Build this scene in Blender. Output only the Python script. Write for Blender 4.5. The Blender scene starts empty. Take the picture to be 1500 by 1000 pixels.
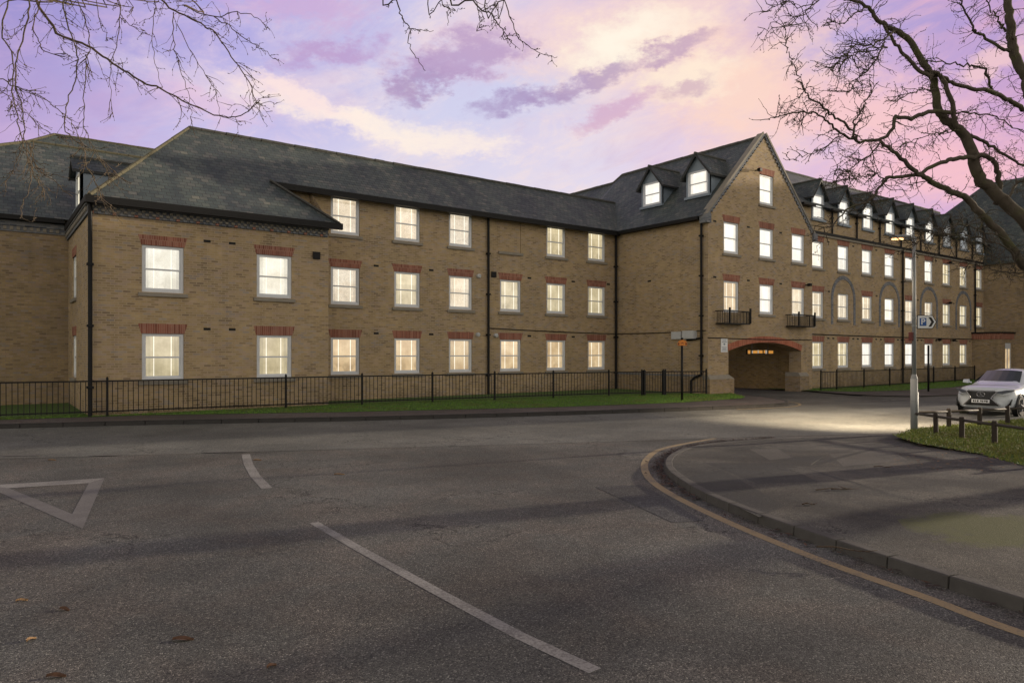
import bpy, bmesh, math, random
from mathutils import Vector, Matrix
R = math.radians
S = bpy.context.scene
random.seed(7)

# ------------------------------------------------------------------ camera
CAM_H = 2.05
FPX, HOR = 1037.0, 516.0           # focal length and horizon in 1500 px units
ROTZ = R(-36.82)
FW = Vector((-math.sin(ROTZ), math.cos(ROTZ), 0)); RT = Vector((math.cos(ROTZ), math.sin(ROTZ), 0))
cd = bpy.data.cameras.new('camera'); cam = bpy.data.objects.new('camera', cd); S.collection.objects.link(cam)
cam.location = (0, 0, CAM_H); cam.rotation_euler = (R(90), 0, ROTZ)
cd.sensor_width = 36; cd.lens = FPX / 1500 * 36; cd.shift_y = 16 / 1500; cd.clip_end = 2000; cd.clip_start = .05
S.camera = cam

def ray(px, py):
    return FW + RT * ((px - 750) / FPX) + Vector((0, 0, (HOR - py) / FPX))
def at(px, py, depth):                      # a point seen in the photograph, at a distance
    return Vector((0, 0, CAM_H)) + ray(px, py) * depth
def gnd(px, py, z=0.0):
    d = ray(px, py); return Vector((0, 0, CAM_H)) + d * ((z - CAM_H) / d.z)

# ------------------------------------------------------------------ colour helpers
def lin(c):
    c /= 255
    return c / 12.92 if c <= .04045 else ((c + .055) / 1.055) ** 2.4
def rgb(r, g, b): return (lin(r), lin(g), lin(b), 1)

class NT:
    def __init__(s, tree): s.t = tree; s.n = tree.nodes; s.l = tree.links
    def node(s, typ, **kw):
        n = s.n.new(typ)
        for k, v in kw.items(): setattr(n, k, v)
        return n
    def put(s, sock, v):
        if isinstance(v, bpy.types.NodeSocket): s.l.new(v, sock)
        else: sock.default_value = v
    def math(s, op, a, b=None, c=None, clamp=False):
        n = s.node('ShaderNodeMath', operation=op, use_clamp=clamp)
        s.put(n.inputs[0], a)
        if b is not None: s.put(n.inputs[1], b)
        if c is not None: s.put(n.inputs[2], c)
        return n.outputs[0]
    def vmath(s, op, a, b=None, scale=None):
        n = s.node('ShaderNodeVectorMath', operation=op)
        s.put(n.inputs[0], a)
        if b is not None: s.put(n.inputs[1], b)
        if scale is not None: s.put(n.inputs['Scale'], scale)
        return n.outputs['Value'] if op in ('DOT_PRODUCT', 'LENGTH') else n.outputs[0]
    def mix(s, f, a, b, blend='MIX'):
        n = s.node('ShaderNodeMix', data_type='RGBA', blend_type=blend); n.clamp_factor = True
        s.put(n.inputs[0], f); s.put(n.inputs[6], a); s.put(n.inputs[7], b); return n.outputs[2]
    def fmix(s, f, a, b):
        n = s.node('ShaderNodeMix', data_type='FLOAT'); s.put(n.inputs[0], f); s.put(n.inputs[2], a); s.put(n.inputs[3], b); return n.outputs[0]
    def ramp(s, f, stops, interp='LINEAR'):
        n = s.node('ShaderNodeValToRGB'); s.put(n.inputs[0], f); r = n.color_ramp; r.interpolation = interp
        while len(r.elements) < len(stops): r.elements.new(.5)
        for e, (p, c) in zip(r.elements, stops): e.position = p; e.color = c if len(c) == 4 else (*c, 1)
        return n.outputs[0]
    def smooth(s, v, a, b, lo=0.0, hi=1.0):
        n = s.node('ShaderNodeMapRange', interpolation_type='SMOOTHSTEP'); s.put(n.inputs[0], v)
        n.inputs[1].default_value = a; n.inputs[2].default_value = b; n.inputs[3].default_value = lo; n.inputs[4].default_value = hi
        return n.outputs[0]
    def noise(s, vec, scale, detail=3, rough=.55, dist=0.0, out=0):
        n = s.node('ShaderNodeTexNoise'); s.put(n.inputs['Vector'], vec)
        n.inputs['Scale'].default_value = scale; n.inputs['Detail'].default_value = detail
        n.inputs['Roughness'].default_value = rough; n.inputs['Distortion'].default_value = dist
        return n.outputs[out]
    def sep(s, v):
        n = s.node('ShaderNodeSeparateXYZ'); s.put(n.inputs[0], v); return n.outputs
    def comb(s, x, y, z=0.0):
        n = s.node('ShaderNodeCombineXYZ'); s.put(n.inputs[0], x); s.put(n.inputs[1], y); s.put(n.inputs[2], z); return n.outputs[0]
    def bump(s, h, strength, dist=.01):
        n = s.node('ShaderNodeBump'); n.inputs['Strength'].default_value = strength; n.inputs['Distance'].default_value = dist
        s.put(n.inputs['Height'], h); return n.outputs[0]

# ------------------------------------------------------------------ world: dusk sky
SUN_AZ, SUN_EL = R(102.7), R(8.6)               # azimuth from +Y towards +X
W = bpy.data.worlds.new('World'); S.world = W; W.use_nodes = True
w = NT(W.node_tree); w.n.clear()
geo_dir = w.node('ShaderNodeTexCoord').outputs['Generated']
dx, dy, dz = w.sep(geo_dir)[:3]
az = w.math('ARCTAN2', dx, dy)
el = w.math('ARCSINE', dz)
def azel(px, py):
    d = ray(px, py); return math.atan2(d.x, d.y), math.atan2(d.z, math.hypot(d.x, d.y))
def wnoise(u, v, k, scale, detail, rough, dist=0.0, colour=False):
    n = w.node('ShaderNodeTexNoise'); w.put(n.inputs['Vector'], w.comb(u, v, k)); n.inputs['Scale'].default_value = scale
    n.inputs['Detail'].default_value = detail; n.inputs['Roughness'].default_value = rough; n.inputs['Distortion'].default_value = dist
    return n.outputs['Color'] if colour else n.outputs[0]
el2 = w.math('MULTIPLY', el, 1.8)
wx, wy, wz = w.sep(w.vmath('SUBTRACT', wnoise(az, el2, 0.0, 7, 6, .6, 0, True), (.5, .5, .5)))[:3]
w2 = w.sep(w.vmath('SUBTRACT', wnoise(az, el2, 7.0, 24, 7, .65, 0, True), (.5, .5, .5)))
w3 = w.sep(w.vmath('SUBTRACT', wnoise(az, el2, 12.0, 75, 5, .6, 0, True), (.5, .5, .5)))
fine = wnoise(az, el2, 3.0, 22, 10, .68)
# streaky layer: cloud bands that climb gently to the right
sa, ca_ = math.sin(R(17)), math.cos(R(17))
au = w.math('ADD', w.math('MULTIPLY', az, ca_), w.math('MULTIPLY', el, sa)); av = w.math('SUBTRACT', w.math('MULTIPLY', el, ca_), w.math('MULTIPLY', az, sa))
band = wnoise(w.math('MULTIPLY', au, 1.0), w.math('MULTIPLY', av, 2.9), 21.0, 5.2, 10, .64, .5)
band2 = wnoise(w.math('MULTIPLY', au, 1.0), w.math('MULTIPLY', av, 2.3), 44.0, 9.5, 10, .66, .6)
A0, A1 = azel(0, 300)[0], azel(1500, 300)[0]
t_az = w.math('DIVIDE', w.math('SUBTRACT', w.math('ADD', az, w.math('MULTIPLY', wx, .16)), A0 - .5), (A1 - A0) + 1.0)
def ta(px): return (azel(px, 300)[0] - A0 + .5) / ((A1 - A0) + 1.0)
low = w.ramp(t_az, [(0, rgb(186, 160, 206)), (ta(0), rgb(184, 160, 208)), (ta(130), rgb(190, 176, 222)), (ta(330), rgb(208, 200, 234)), (ta(600), rgb(218, 214, 236)),
                    (ta(860), rgb(226, 216, 234)), (ta(1050), rgb(224, 200, 226)), (ta(1250), rgb(222, 186, 216)), (ta(1480), rgb(204, 164, 208)), (1, rgb(190, 160, 190))])
high = w.ramp(t_az, [(0, rgb(150, 140, 200)), (ta(0), rgb(154, 144, 206)), (ta(330), rgb(176, 168, 224)), (ta(620), rgb(202, 198, 232)), (ta(800), rgb(212, 200, 228)),
                     (ta(1000), rgb(232, 200, 212)), (ta(1230), rgb(186, 168, 216)), (ta(1480), rgb(168, 146, 204)), (1, rgb(150, 132, 180))])
elw = w.math('ADD', el, w.math('MULTIPLY', wy, .14))
col = w.mix(w.smooth(elw, R(12), R(25)), low, high)
# light cloud: peach towards the sunset, cream in the middle, lilac pink to the left
lightc = w.ramp(t_az, [(0, rgb(204, 172, 212)), (ta(120), rgb(206, 176, 216)), (ta(330), rgb(232, 208, 226)), (ta(600), rgb(246, 228, 226)), (ta(900), rgb(252, 226, 214)),
                       (ta(1120), rgb(250, 208, 198)), (ta(1330), rgb(244, 190, 198)), (ta(1500), rgb(226, 172, 200)), (1, rgb(210, 170, 190))])
col = w.mix(w.smooth(band, .42, .70, 0, .62), col, lightc)
col = w.mix(w.smooth(band2, .50, .70, 0, .45), col, lightc)
darkc = w.ramp(t_az, [(0, rgb(164, 142, 196)), (ta(400), rgb(188, 158, 204)), (ta(800), rgb(196, 164, 200)), (ta(1200), rgb(204, 164, 200)), (1, rgb(160, 140, 180))])
col = w.mix(w.smooth(w.math('SUBTRACT', band2, w.math('MULTIPLY', band, .35)), .10, .34, .26, 0), col, darkc)
BLOBS = [  # px, py, rx, ry, tilt (px units), colour, opacity, ragged, soft
    (470, 165, 300, 30, 8, (242, 222, 228), .55, .9, 1),
    (560, 186, 190, 22, 8, (254, 238, 226), 1, .9, .9),
    (425, 142, 85, 20, 16, (253, 228, 224), .85, .9, .9),
    (300, 150, 90, 24, 10, (228, 194, 220), .6, .9, 1),
    (735, 150, 150, 40, -10, (208, 210, 238), .7, .8, 1),
    (800, 50, 200, 60, -8, (238, 208, 216), .7, .8, 1),
    (935, 58, 160, 60, -10, (254, 226, 208), .95, .8, 1),
    (925, 62, 100, 38, -10, (255, 245, 228), 1, .8, 1),
    (1090, 130, 150, 90, 20, (253, 216, 198), .9, .8, 1),
    (1010, 112, 80, 32, -10, (255, 236, 214), .85, .9, 1),
    (1270, 165, 160, 55, 8, (248, 200, 200), .85, .9, 1),
    (1390, 250, 160, 50, 5, (248, 192, 198), .8, .9, 1),
    (1455, 85, 60, 22, -20, (247, 206, 202), .7, 1, 1),
    (490, 80, 70, 24, -14, (188, 154, 202), .75, 1.2, .9),
    (440, 15, 110, 24, -8, (212, 172, 210), .6, 1.0, 1),
    (630, 122, 48, 24, -24, (166, 138, 182), .75, 1.2, 1),
    (685, 84, 92, 34, -20, (184, 154, 196), .8, 1.2, .9),
    (755, 150, 56, 14, -15, (160, 132, 182), .70, 1.25, .98),
    (868, 118, 84, 16, -17, (166, 136, 182), .70, 1.3, .98),
    (990, 76, 60, 13, -20, (188, 154, 186), .75, 1.3, 1),
    (900, 160, 66, 12, -20, (212, 172, 200), .8, 1.2, .9),
    (1010, 126, 36, 11, -14, (198, 160, 184), .65, 1.3, 1),
    (1120, 40, 60, 34, -30, (220, 186, 206), .5, 1.0, 1),
]
for (bx, by, rx, ry, tilt, c, op, rag, soft) in BLOBS:
    a0, e0 = azel(bx, by)
    ca, ce = azel(bx + 10, by)[0] - azel(bx - 10, by)[0], azel(bx, by - 10)[1] - azel(bx, by + 10)[1]
    sx, sy = 20 / ca, 20 / ce                  # radians -> px units at the cloud
    q = min(1.3, ry / 18)
    U = w.math('MULTIPLY', w.math('SUBTRACT', az, a0), sx); V = w.math('MULTIPLY', w.math('SUBTRACT', e0, el), sy)
    for src, kx, ky in (((wx, wy), 110 * q, 60 * q), (w2, 74 * q, 46 * q), (w3, 34 * q, 26 * q)):
        U = w.math('ADD', U, w.math('MULTIPLY', src[0], kx * rag)); V = w.math('ADD', V, w.math('MULTIPLY', src[1], ky * rag))
    ct, st = math.cos(R(tilt)), math.sin(R(tilt))
    P = w.math('DIVIDE', w.math('ADD', w.math('MULTIPLY', U, ct), w.math('MULTIPLY', V, st)), rx * 1.25)
    Q = w.math('DIVIDE', w.math('SUBTRACT', w.math('MULTIPLY', V, ct), w.math('MULTIPLY', U, st)), ry * 1.25)
    D = w.math('SQRT', w.math('ADD', w.math('MULTIPLY', P, P), w.math('MULTIPLY', Q, Q)))
    D = w.math('ADD', D, w.math('MULTIPLY', w.math('SUBTRACT', fine, .5), 1.5 * rag))
    m = w.smooth(D, 1 - soft * .85, 1.15, op, 0.0)
    col = w.mix(m, col, rgb(*c))
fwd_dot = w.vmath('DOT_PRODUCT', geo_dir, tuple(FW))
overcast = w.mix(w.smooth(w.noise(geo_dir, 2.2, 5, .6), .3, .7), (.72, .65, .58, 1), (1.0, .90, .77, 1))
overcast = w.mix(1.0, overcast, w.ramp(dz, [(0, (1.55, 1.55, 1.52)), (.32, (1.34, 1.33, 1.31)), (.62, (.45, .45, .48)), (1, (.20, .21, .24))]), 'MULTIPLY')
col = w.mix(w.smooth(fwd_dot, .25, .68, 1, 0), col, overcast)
nish = w.node('ShaderNodeTexSky', sky_type='NISHITA'); nish.sun_disc = False
nish.sun_elevation = SUN_EL; nish.sun_rotation = SUN_AZ
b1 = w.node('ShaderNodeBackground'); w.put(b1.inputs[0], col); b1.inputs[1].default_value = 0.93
b2 = w.node('ShaderNodeBackground'); w.put(b2.inputs[0], nish.outputs[0]); b2.inputs[1].default_value = 0.006
ad = w.node('ShaderNodeAddShader'); w.l.new(b1.outputs[0], ad.inputs[0]); w.l.new(b2.outputs[0], ad.inputs[1])
wout = w.node('ShaderNodeOutputWorld'); w.l.new(ad.outputs[0], wout.inputs[0])
W.cycles.sampling_method = 'MANUAL'; W.cycles.sample_map_resolution = 512

# ------------------------------------------------------------------ sun
sd = bpy.data.lights.new('sun', 'SUN'); sd.energy = 5.0; sd.angle = R(.9); sd.color = (1, .84, .64)
sun = bpy.data.objects.new('sun', sd); S.collection.objects.link(sun)
sdir = Vector((math.sin(SUN_AZ) * math.cos(SUN_EL), math.cos(SUN_AZ) * math.cos(SUN_EL), math.sin(SUN_EL)))
sun.rotation_euler = sdir.to_track_quat('Z', 'Y').to_euler(); sun.location = (0, -10, 30)
S.view_settings.view_transform = 'Standard'; S.view_settings.look = 'None'; S.view_settings.exposure = 0.10; S.view_settings.gamma = 1

# ------------------------------------------------------------------ materials
MAT = {}
def newmat(name):
    m = bpy.data.materials.new(name); m.use_nodes = True
    t = NT(m.node_tree); b = t.n['Principled BSDF']; MAT[name] = m
    return m, t, b
def wallcoord(t):
    g = t.node('ShaderNodeNewGeometry'); p = t.sep(g.outputs['Position']); n = t.sep(g.outputs['True Normal'])
    f = t.math('GREATER_THAN', t.math('ABSOLUTE', n[0]), .6)
    return t.fmix(f, p[0], p[1]), p[2], g.outputs['Position'], n

def brick_mat(name, stops, mortar, bw=.225, rh=.075, ms=.011, bumps=.2, tint=(1, 1, 1, 1)):
    m, t, b = newmat(name); u, v, pos, n = wallcoord(t)
    bt = t.node('ShaderNodeTexBrick'); t.put(bt.inputs['Vector'], t.comb(u, v)); bt.inputs['Scale'].default_value = 1
    bt.inputs['Brick Width'].default_value = bw; bt.inputs['Row Height'].default_value = rh; bt.inputs['Mortar Size'].default_value = ms
    bt.inputs['Mortar Smooth'].default_value = .3
    bt.inputs['Color1'].default_value = (0, 0, 0, 1); bt.inputs['Color2'].default_value = (1, 1, 1, 1); bt.inputs['Mortar'].default_value = (.5, .5, .5, 1)
    c = t.ramp(bt.outputs['Color'], stops)
    patch = t.noise(t.comb(u, t.math('MULTIPLY', v, 1.8)), .55, 4, .6)
    patch2 = t.noise(pos, 2.6, 5, .65)
    streak = t.noise(t.comb(t.math('MULTIPLY', u, 1.0), t.math('MULTIPLY', v, .16)), 1.6, 4, .6)
    c = t.mix(t.smooth(patch, .35, .68), c, t.mix(1.0, c, (.80, .83, .92, 1), 'MULTIPLY'))
    c = t.mix(t.smooth(patch2, .3, .75), t.mix(1.0, c, (.84, .82, .80, 1), 'MULTIPLY'), t.mix(1.0, c, (1.10, 1.09, 1.06, 1), 'MULTIPLY'))
    c = t.mix(t.smooth(streak, .52, .75, 0, .7), c, t.mix(1.0, c, (.66, .66, .66, 1), 'MULTIPLY'))
    if name == 'stock_brick':               # damp, dirty patches of ragged outline low on the wall
        dirt = t.math('ADD', t.noise(t.comb(t.math('MULTIPLY', u, .8), v), 1.5, 6, .7), t.math('MULTIPLY', v, -.28))
        c = t.mix(t.smooth(dirt, .34, .52, 0, .62), c, t.mix(1.0, c, (.42, .41, .40, 1), 'MULTIPLY'))
    c = t.mix(bt.outputs['Fac'], c, mortar)
    c = t.mix(1.0, c, (1.15, 1.13, 1.12, 1) if 'stock' in name else tint, 'MULTIPLY')
    t.put(b.inputs['Base Color'], c); b.inputs['Roughness'].default_value = .92; b.inputs['Specular IOR Level'].default_value = .2
    h = t.math('ADD', t.math('MULTIPLY', bt.outputs['Fac'], -1.0), t.math('MULTIPLY', t.noise(pos, 60, 2), .5))
    t.put(b.inputs['Normal'], t.bump(h, bumps, .008))
    return m
STOCK = [(0, (.22, .165, .11)), (.1, (.29, .22, .13)), (.42, (.355, .27, .15)), (.62, (.375, .285, .165)), (.84, (.37, .28, .20)), (1, (.29, .255, .215))]
brick_mat('stock_brick', STOCK, (.33, .27, .185, 1))
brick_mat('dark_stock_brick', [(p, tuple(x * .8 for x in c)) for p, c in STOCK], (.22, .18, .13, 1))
brick_mat('arch_brick', [(0, (.30, .085, .045)), (.5, (.42, .13, .075)), (1, (.48, .19, .12))], (.40, .2, .14, 1), bw=.068, rh=.33, ms=.009)
brick_mat('warm_lit_passage_brick', [(p, (c[0] * .95, c[1] * .86, c[2] * .66)) for p, c in STOCK], (.30, .22, .12, 1))  # same brick tinted orange, the passage's warm light put into its colour
brick_mat('red_brick', [(0, (.22, .082, .056)), (.5, (.31, .122, .085)), (1, (.36, .18, .13))], (.33, .20, .15, 1), bw=.068, rh=.33, ms=.009)
brick_mat('blue_brick', [(0, (.11, .128, .16)), (.5, (.175, .195, .225)), (1, (.26, .26, .27))], (.2, .2, .2, 1))

def slate_mat(name, dark=1.0, lichen=.5):
    m, t, b = newmat(name); u, v, pos, n = wallcoord(t)
    vv = t.math('MULTIPLY', v, 1.42)
    jit = t.noise(t.comb(t.math('MULTIPLY', u, 1.5), t.math('MULTIPLY', vv, 5.2)), 1.0, 1)
    bt = t.node('ShaderNodeTexBrick'); t.put(bt.inputs['Vector'], t.comb(u, t.math('ADD', vv, t.math('MULTIPLY', jit, .05)))); bt.inputs['Scale'].default_value = 1
    bt.inputs['Brick Width'].default_value = .25; bt.inputs['Row Height'].default_value = .19; bt.inputs['Mortar Size'].default_value = .010
    bt.inputs['Mortar Smooth'].default_value = .5
    bt.inputs['Color1'].default_value = (0, 0, 0, 1); bt.inputs['Color2'].default_value = (1, 1, 1, 1); bt.inputs['Mortar'].default_value = (.5, .5, .5, 1)
    c = t.ramp(bt.outputs['Color'], [(0, (.036, .048, .050)), (.4, (.050, .063, .064)), (.75, (.064, .075, .072)), (.93, (.078, .082, .080)), (1, (.10, .102, .094))])
    big = t.noise(t.comb(t.math('MULTIPLY', u, .9), t.math('MULTIPLY', v, .45)), .9, 5, .65)
    c = t.mix(t.smooth(big, .3, .7), t.mix(1.0, c, (.70, .70, .76, 1), 'MULTIPLY'), t.mix(1.0, c, (1.28, 1.25, 1.12, 1), 'MULTIPLY'))
    li = t.noise(pos, 5, 6, .7)
    c = t.mix(t.smooth(li, .60, .78, 0, lichen), c, (.17, .165, .10, 1))
    c = t.mix(bt.outputs['Fac'], c, (.018, .018, .022, 1))
    c = t.mix(1.0, c, (dark * 1.22, dark * 1.27, dark * 1.28, 1), 'MULTIPLY')
    t.put(b.inputs['Base Color'], c); t.put(b.inputs['Roughness'], t.fmix(li, .5, .8)); b.inputs['Specular IOR Level'].default_value = .4
    fr = t.math('FRACT', t.math('DIVIDE', t.math('ADD', vv, t.math('MULTIPLY', jit, .05)), .19))
    h = t.math('ADD', t.math('MULTIPLY', fr, -1.0), t.math('MULTIPLY', bt.outputs['Color'], .5))
    h = t.math('SUBTRACT', h, t.math('MULTIPLY', bt.outputs['Fac'], .8))
    t.put(b.inputs['Normal'], t.bump(h, .8, .02))
    return m
slate_mat('slate'); slate_mat('mossy_slate', .9, .9)

def plain(name, c, rough=.6, metal=0.0, var=.12, scale=6, bump=.0, spec=.4, coat=0):
    m, t, b = newmat(name); g = t.node('ShaderNodeNewGeometry')
    nn = t.noise(g.outputs['Position'], scale, 4, .6)
    c4 = (*c, 1)
    t.put(b.inputs['Base Color'], t.mix(nn, t.mix(1.0, c4, (1 - var * 2, 1 - var * 2, 1 - var * 2, 1), 'MULTIPLY'), t.mix(1.0, c4, (1 + var, 1 + var, 1 + var, 1), 'MULTIPLY')))
    t.put(b.inputs['Roughness'], t.fmix(nn, max(.05, rough - .1), min(1, rough + .1))); b.inputs['Metallic'].default_value = metal; b.inputs['Specular IOR Level'].default_value = spec
    b.inputs['Coat Weight'].default_value = coat
    if bump: t.put(b.inputs['Normal'], t.bump(t.noise(g.outputs['Position'], scale * 6, 3), bump, .01))
    return m
plain('white_paint', (.62, .65, .69), .45, var=.06)
plain('black_paint', (.008, .008, .009), .55, var=.2, spec=.25)
plain('black_plastic', (.007, .007, .008), .6, spec=.25)
plain('stone', (.27, .245, .205), .85, var=.16, scale=4, bump=.3)
plain('lead', (.22, .27, .33), .55, var=.16, scale=3)
plain('ridge_tile', (.115, .105, .066), .9, var=.3, scale=7, bump=.4)
plain('dark_ridge_tile', (.085, .085, .078), .9, var=.3, scale=7, bump=.4)
plain('kerb_stone', (.078, .074, .068), .85, var=.25, scale=5, bump=.4)
plain('dark_kerb', (.045, .043, .042), .9, var=.25, scale=5, bump=.4)
plain('barge_board', (.035, .037, .038), .7, var=.2)
plain('steel', (.22, .235, .245), .65, 0.0, var=.12, scale=3)
plain('box_grey', (.52, .54, .56), .5, var=.08)
plain('brown_wood', (.036, .026, .020), .8, var=.3, scale=9, bump=.5)
plain('rail_wood', (.055, .046, .036), .7, var=.3, scale=9, bump=.4)
plain('sign_white', (.72, .74, .76), .4, var=.04)
plain('sign_blue', (.02, .09, .32), .4, var=.05)
plain('sign_black', (.014, .013, .013), .4)
plain('orange_paint', (.62, .21, .03), .5, var=.15)
plain('dark_red', (.10, .015, .012), .5)
plain('twig_wood', (.085, .06, .04), .9, var=.3, scale=30)
plain('leaf_brown', (.11, .055, .03), .8, var=.4, scale=30)
plain('litter_dark', (.055, .036, .030), .9, var=.4, scale=30)
plain('leaf_tan', (.26, .16, .08), .8, var=.4, scale=30)
plain('tyre', (.012, .012, .012), .8)
plain('alloy', (.45, .46, .48), .35, .8)
plain('car_black', (.008, .008, .009), .3)
plain('chrome', (.6, .6, .62), .2, .9)
plain('soil', (.05, .04, .03), .95, var=.3)
m, t, b = newmat('car_white'); b.inputs['Base Color'].default_value = (.60, .65, .70, 1); b.inputs['Roughness'].default_value = .32; b.inputs['Coat Weight'].default_value = .7
m, t, b = newmat('car_glass'); b.inputs['Base Color'].default_value = (.02, .028, .034, 1); b.inputs['Roughness'].default_value = .06; b.inputs['Specular IOR Level'].default_value = .8
m, t, b = newmat('lens_glass'); b.inputs['Base Color'].default_value = (.09, .10, .12, 1); b.inputs['Roughness'].default_value = .08; b.inputs['Specular IOR Level'].default_value = .9
m, t, b = newmat('dark_glass'); b.inputs['Base Color'].default_value = (.05, .06, .07, 1); b.inputs['Roughness'].default_value = .05; b.inputs['Specular IOR Level'].default_value = 1

def bark(name, c1, c2, moss):
    m, t, b = newmat(name); g = t.node('ShaderNodeNewGeometry'); p = g.outputs['Position']
    n1 = t.noise(p, 9, 5, .65); n2 = t.noise(p, 2.2, 4, .6)
    c = t.mix(n1, (*c1, 1), (*c2, 1)); c = t.mix(t.smooth(n2, .5, .7, 0, .6), c, (*moss, 1))
    t.put(b.inputs['Base Color'], c); b.inputs['Roughness'].default_value = .95; b.inputs['Specular IOR Level'].default_value = .15
    t.put(b.inputs['Normal'], t.bump(n1, .7, .03)); return m
bark('bark', (.045, .038, .030), (.12, .10, .078), (.085, .095, .035))
bark('birch_light', (.085, .066, .050), (.17, .135, .10), (.11, .10, .06))
bark('birch_bark', (.07, .05, .036), (.15, .11, .08), (.07, .06, .035))

def asphalt(name, c, red, spots=1.0, fine=85, big=(.7, 1.2), moss=None):
    m, t, b = newmat(name); g = t.node('ShaderNodeNewGeometry'); p = g.outputs['Position']
    vo = t.node('ShaderNodeTexVoronoi', feature='F1'); t.put(vo.inputs['Vector'], p); vo.inputs['Scale'].default_value = fine
    r = t.sep(vo.outputs['Color'])[0]
    st = t.ramp(r, [(0, (.34, .34, .36)), (.4, (.78, .78, .78)), (.78, (1.13, 1.12, 1.11)), (.93, (1.55, 1.53, 1.50)), (1, (2.9, 2.85, 2.75))])
    n1 = t.noise(p, .33, 6, .62); n2 = t.noise(p, .9, 5, .65, .6); n3 = t.noise(p, 5, 4, .6)
    base = t.mix(t.smooth(n2, .38, .66), (*c, 1), (*red, 1))
    base = t.mix(spots, base, st, 'MULTIPLY')
    base = t.mix(t.smooth(n1, .3, .72), t.mix(1.0, base, (big[0],) * 3 + (1,), 'MULTIPLY'), t.mix(1.0, base, (big[1],) * 3 + (1,), 'MULTIPLY'))
    base = t.mix(t.smooth(n3, .56, .78, 0, .4), base, t.mix(1.0, base, (.55, .54, .54, 1), 'MULTIPLY'))
    # fine branching cracks
    ck = t.node('ShaderNodeTexVoronoi', feature='DISTANCE_TO_EDGE'); t.put(ck.inputs['Vector'], t.vmath('ADD', p, t.vmath('SCALE', t.noise(p, 1.7, 5, .7, 0, 1), scale=1.5))); ck.inputs['Scale'].default_value = .42
    cm = t.math('MULTIPLY', t.smooth(ck.outputs['Distance'], .002, .011, 1, 0), t.smooth(n1, .47, .56))
    base = t.mix(t.math('MULTIPLY', cm, .75), base, (.012, .012, .013, 1))
    if moss:                                 # thin moss creeping over the tarmac in a ragged patch
        d = t.vmath('LENGTH', t.vmath('MULTIPLY', t.vmath('SUBTRACT', p, (moss[0], moss[1], .1)), (1 / moss[2], 1 / moss[3], 1)))
        mn = t.noise(p, 10, 8, .75); mn2 = t.noise(p, 1.6, 5, .65)
        v = t.math('ADD', t.math('ADD', mn, t.math('MULTIPLY', mn2, 1.2)), t.math('MULTIPLY', d, -.75))
        base = t.mix(t.smooth(v, .34, .74, 0, .9), base, t.mix(t.noise(p, 70, 3), (.06, .070, .028, 1), (.13, .135, .055, 1)))
    t.put(b.inputs['Base Color'], base)
    t.put(b.inputs['Roughness'], t.fmix(n2, .62, .9)); b.inputs['Specular IOR Level'].default_value = .2
    h = t.math('ADD', t.math('MULTIPLY', vo.outputs['Distance'], -1.0), t.math('MULTIPLY', cm, -1.0))
    t.put(b.inputs['Normal'], t.bump(h, .55, .006)); return m
asphalt('asphalt_red', (.112, .114, .106), (.134, .125, .113), 1.0, 108, (.62, 1.25))
asphalt('asphalt_grey', (.138, .142, .132), (.155, .155, .142), .55, 60)
asphalt('asphalt_dark', (.056, .064, .074), (.062, .068, .076), .5, 60)
asphalt('asphalt_patch', (.075, .078, .08), (.085, .085, .085), .8, 70)
asphalt('pavement_tarmac', (.070, .071, .064), (.112, .106, .092), .8, 120, (.56, 1.35))
asphalt('pavement_patch', (.056, .058, .054), (.066, .066, .060), .5, 110)
asphalt('pavement_patch_light', (.115, .112, .10), (.125, .118, .105), .5, 110)
asphalt('pavement_far', (.105, .096, .094), (.128, .105, .098), .5, 90)

MC = gnd(1470, 778, .1)
asphalt('moss', (.070, .071, .064), (.112, .106, .092), .8, 120, (.56, 1.35), (MC.x, MC.y, 1.15, 1.15))
def paint(name, c, under, wear):
    m, t, b = newmat(name); g = t.node('ShaderNodeNewGeometry'); p = g.outputs['Position']
    n = t.noise(p, 38, 5, .75); n2 = t.noise(p, 2.0, 4, .6)
    f = t.smooth(t.math('ADD', n, t.math('MULTIPLY', t.math('SUBTRACT', n2, .5), .5)), wear - .1, wear + .12)
    t.put(b.inputs['Base Color'], t.mix(f, (*c, 1), (*under, 1))); b.inputs['Roughness'].default_value = .75
    t.put(b.inputs['Normal'], t.bump(n, .3, .004)); return m
paint('white_road_paint', (.26, .255, .24), (.13, .125, .118), .50)
paint('faint_road_paint', (.165, .16, .152), (.11, .105, .10), .46)
paint('yellow_road_paint', (.30, .225, .115), (.13, .115, .09), .55)

m, t, b = newmat('grass_ground'); g = t.node('ShaderNodeNewGeometry'); p = g.outputs['Position']
n1 = t.noise(p, 1.1, 5, .6); n2 = t.noise(p, 14, 5, .7)
c = t.mix(n2, (.035, .080, .013, 1), (.085, .165, .028, 1)); c = t.mix(t.smooth(n1, .52, .72, 0, .6), c, (.085, .07, .035, 1))
t.put(b.inputs['Base Color'], c); b.inputs['Roughness'].default_value = .95; t.put(b.inputs['Normal'], t.bump(n2, .8, .04))
def blades(name, c1, c2):
    m, t, b = newmat(name); g = t.node('ShaderNodeNewGeometry')
    n = t.noise(g.outputs['Position'], .9, 3); r = g.outputs['Random Per Island']
    c = t.mix(r, (*c1, 1), (*c2, 1)); c = t.mix(t.smooth(n, .46, .66, 0, .65), c, (.13, .12, .04, 1))
    t.put(b.inputs['Base Color'], c); b.inputs['Roughness'].default_value = .7; b.inputs['Specular IOR Level'].default_value = .2; return m
blades('blade_green', (.068, .14, .022), (.145, .26, .045)); blades('blade_olive', (.085, .13, .022), (.24, .25, .06))
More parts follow.
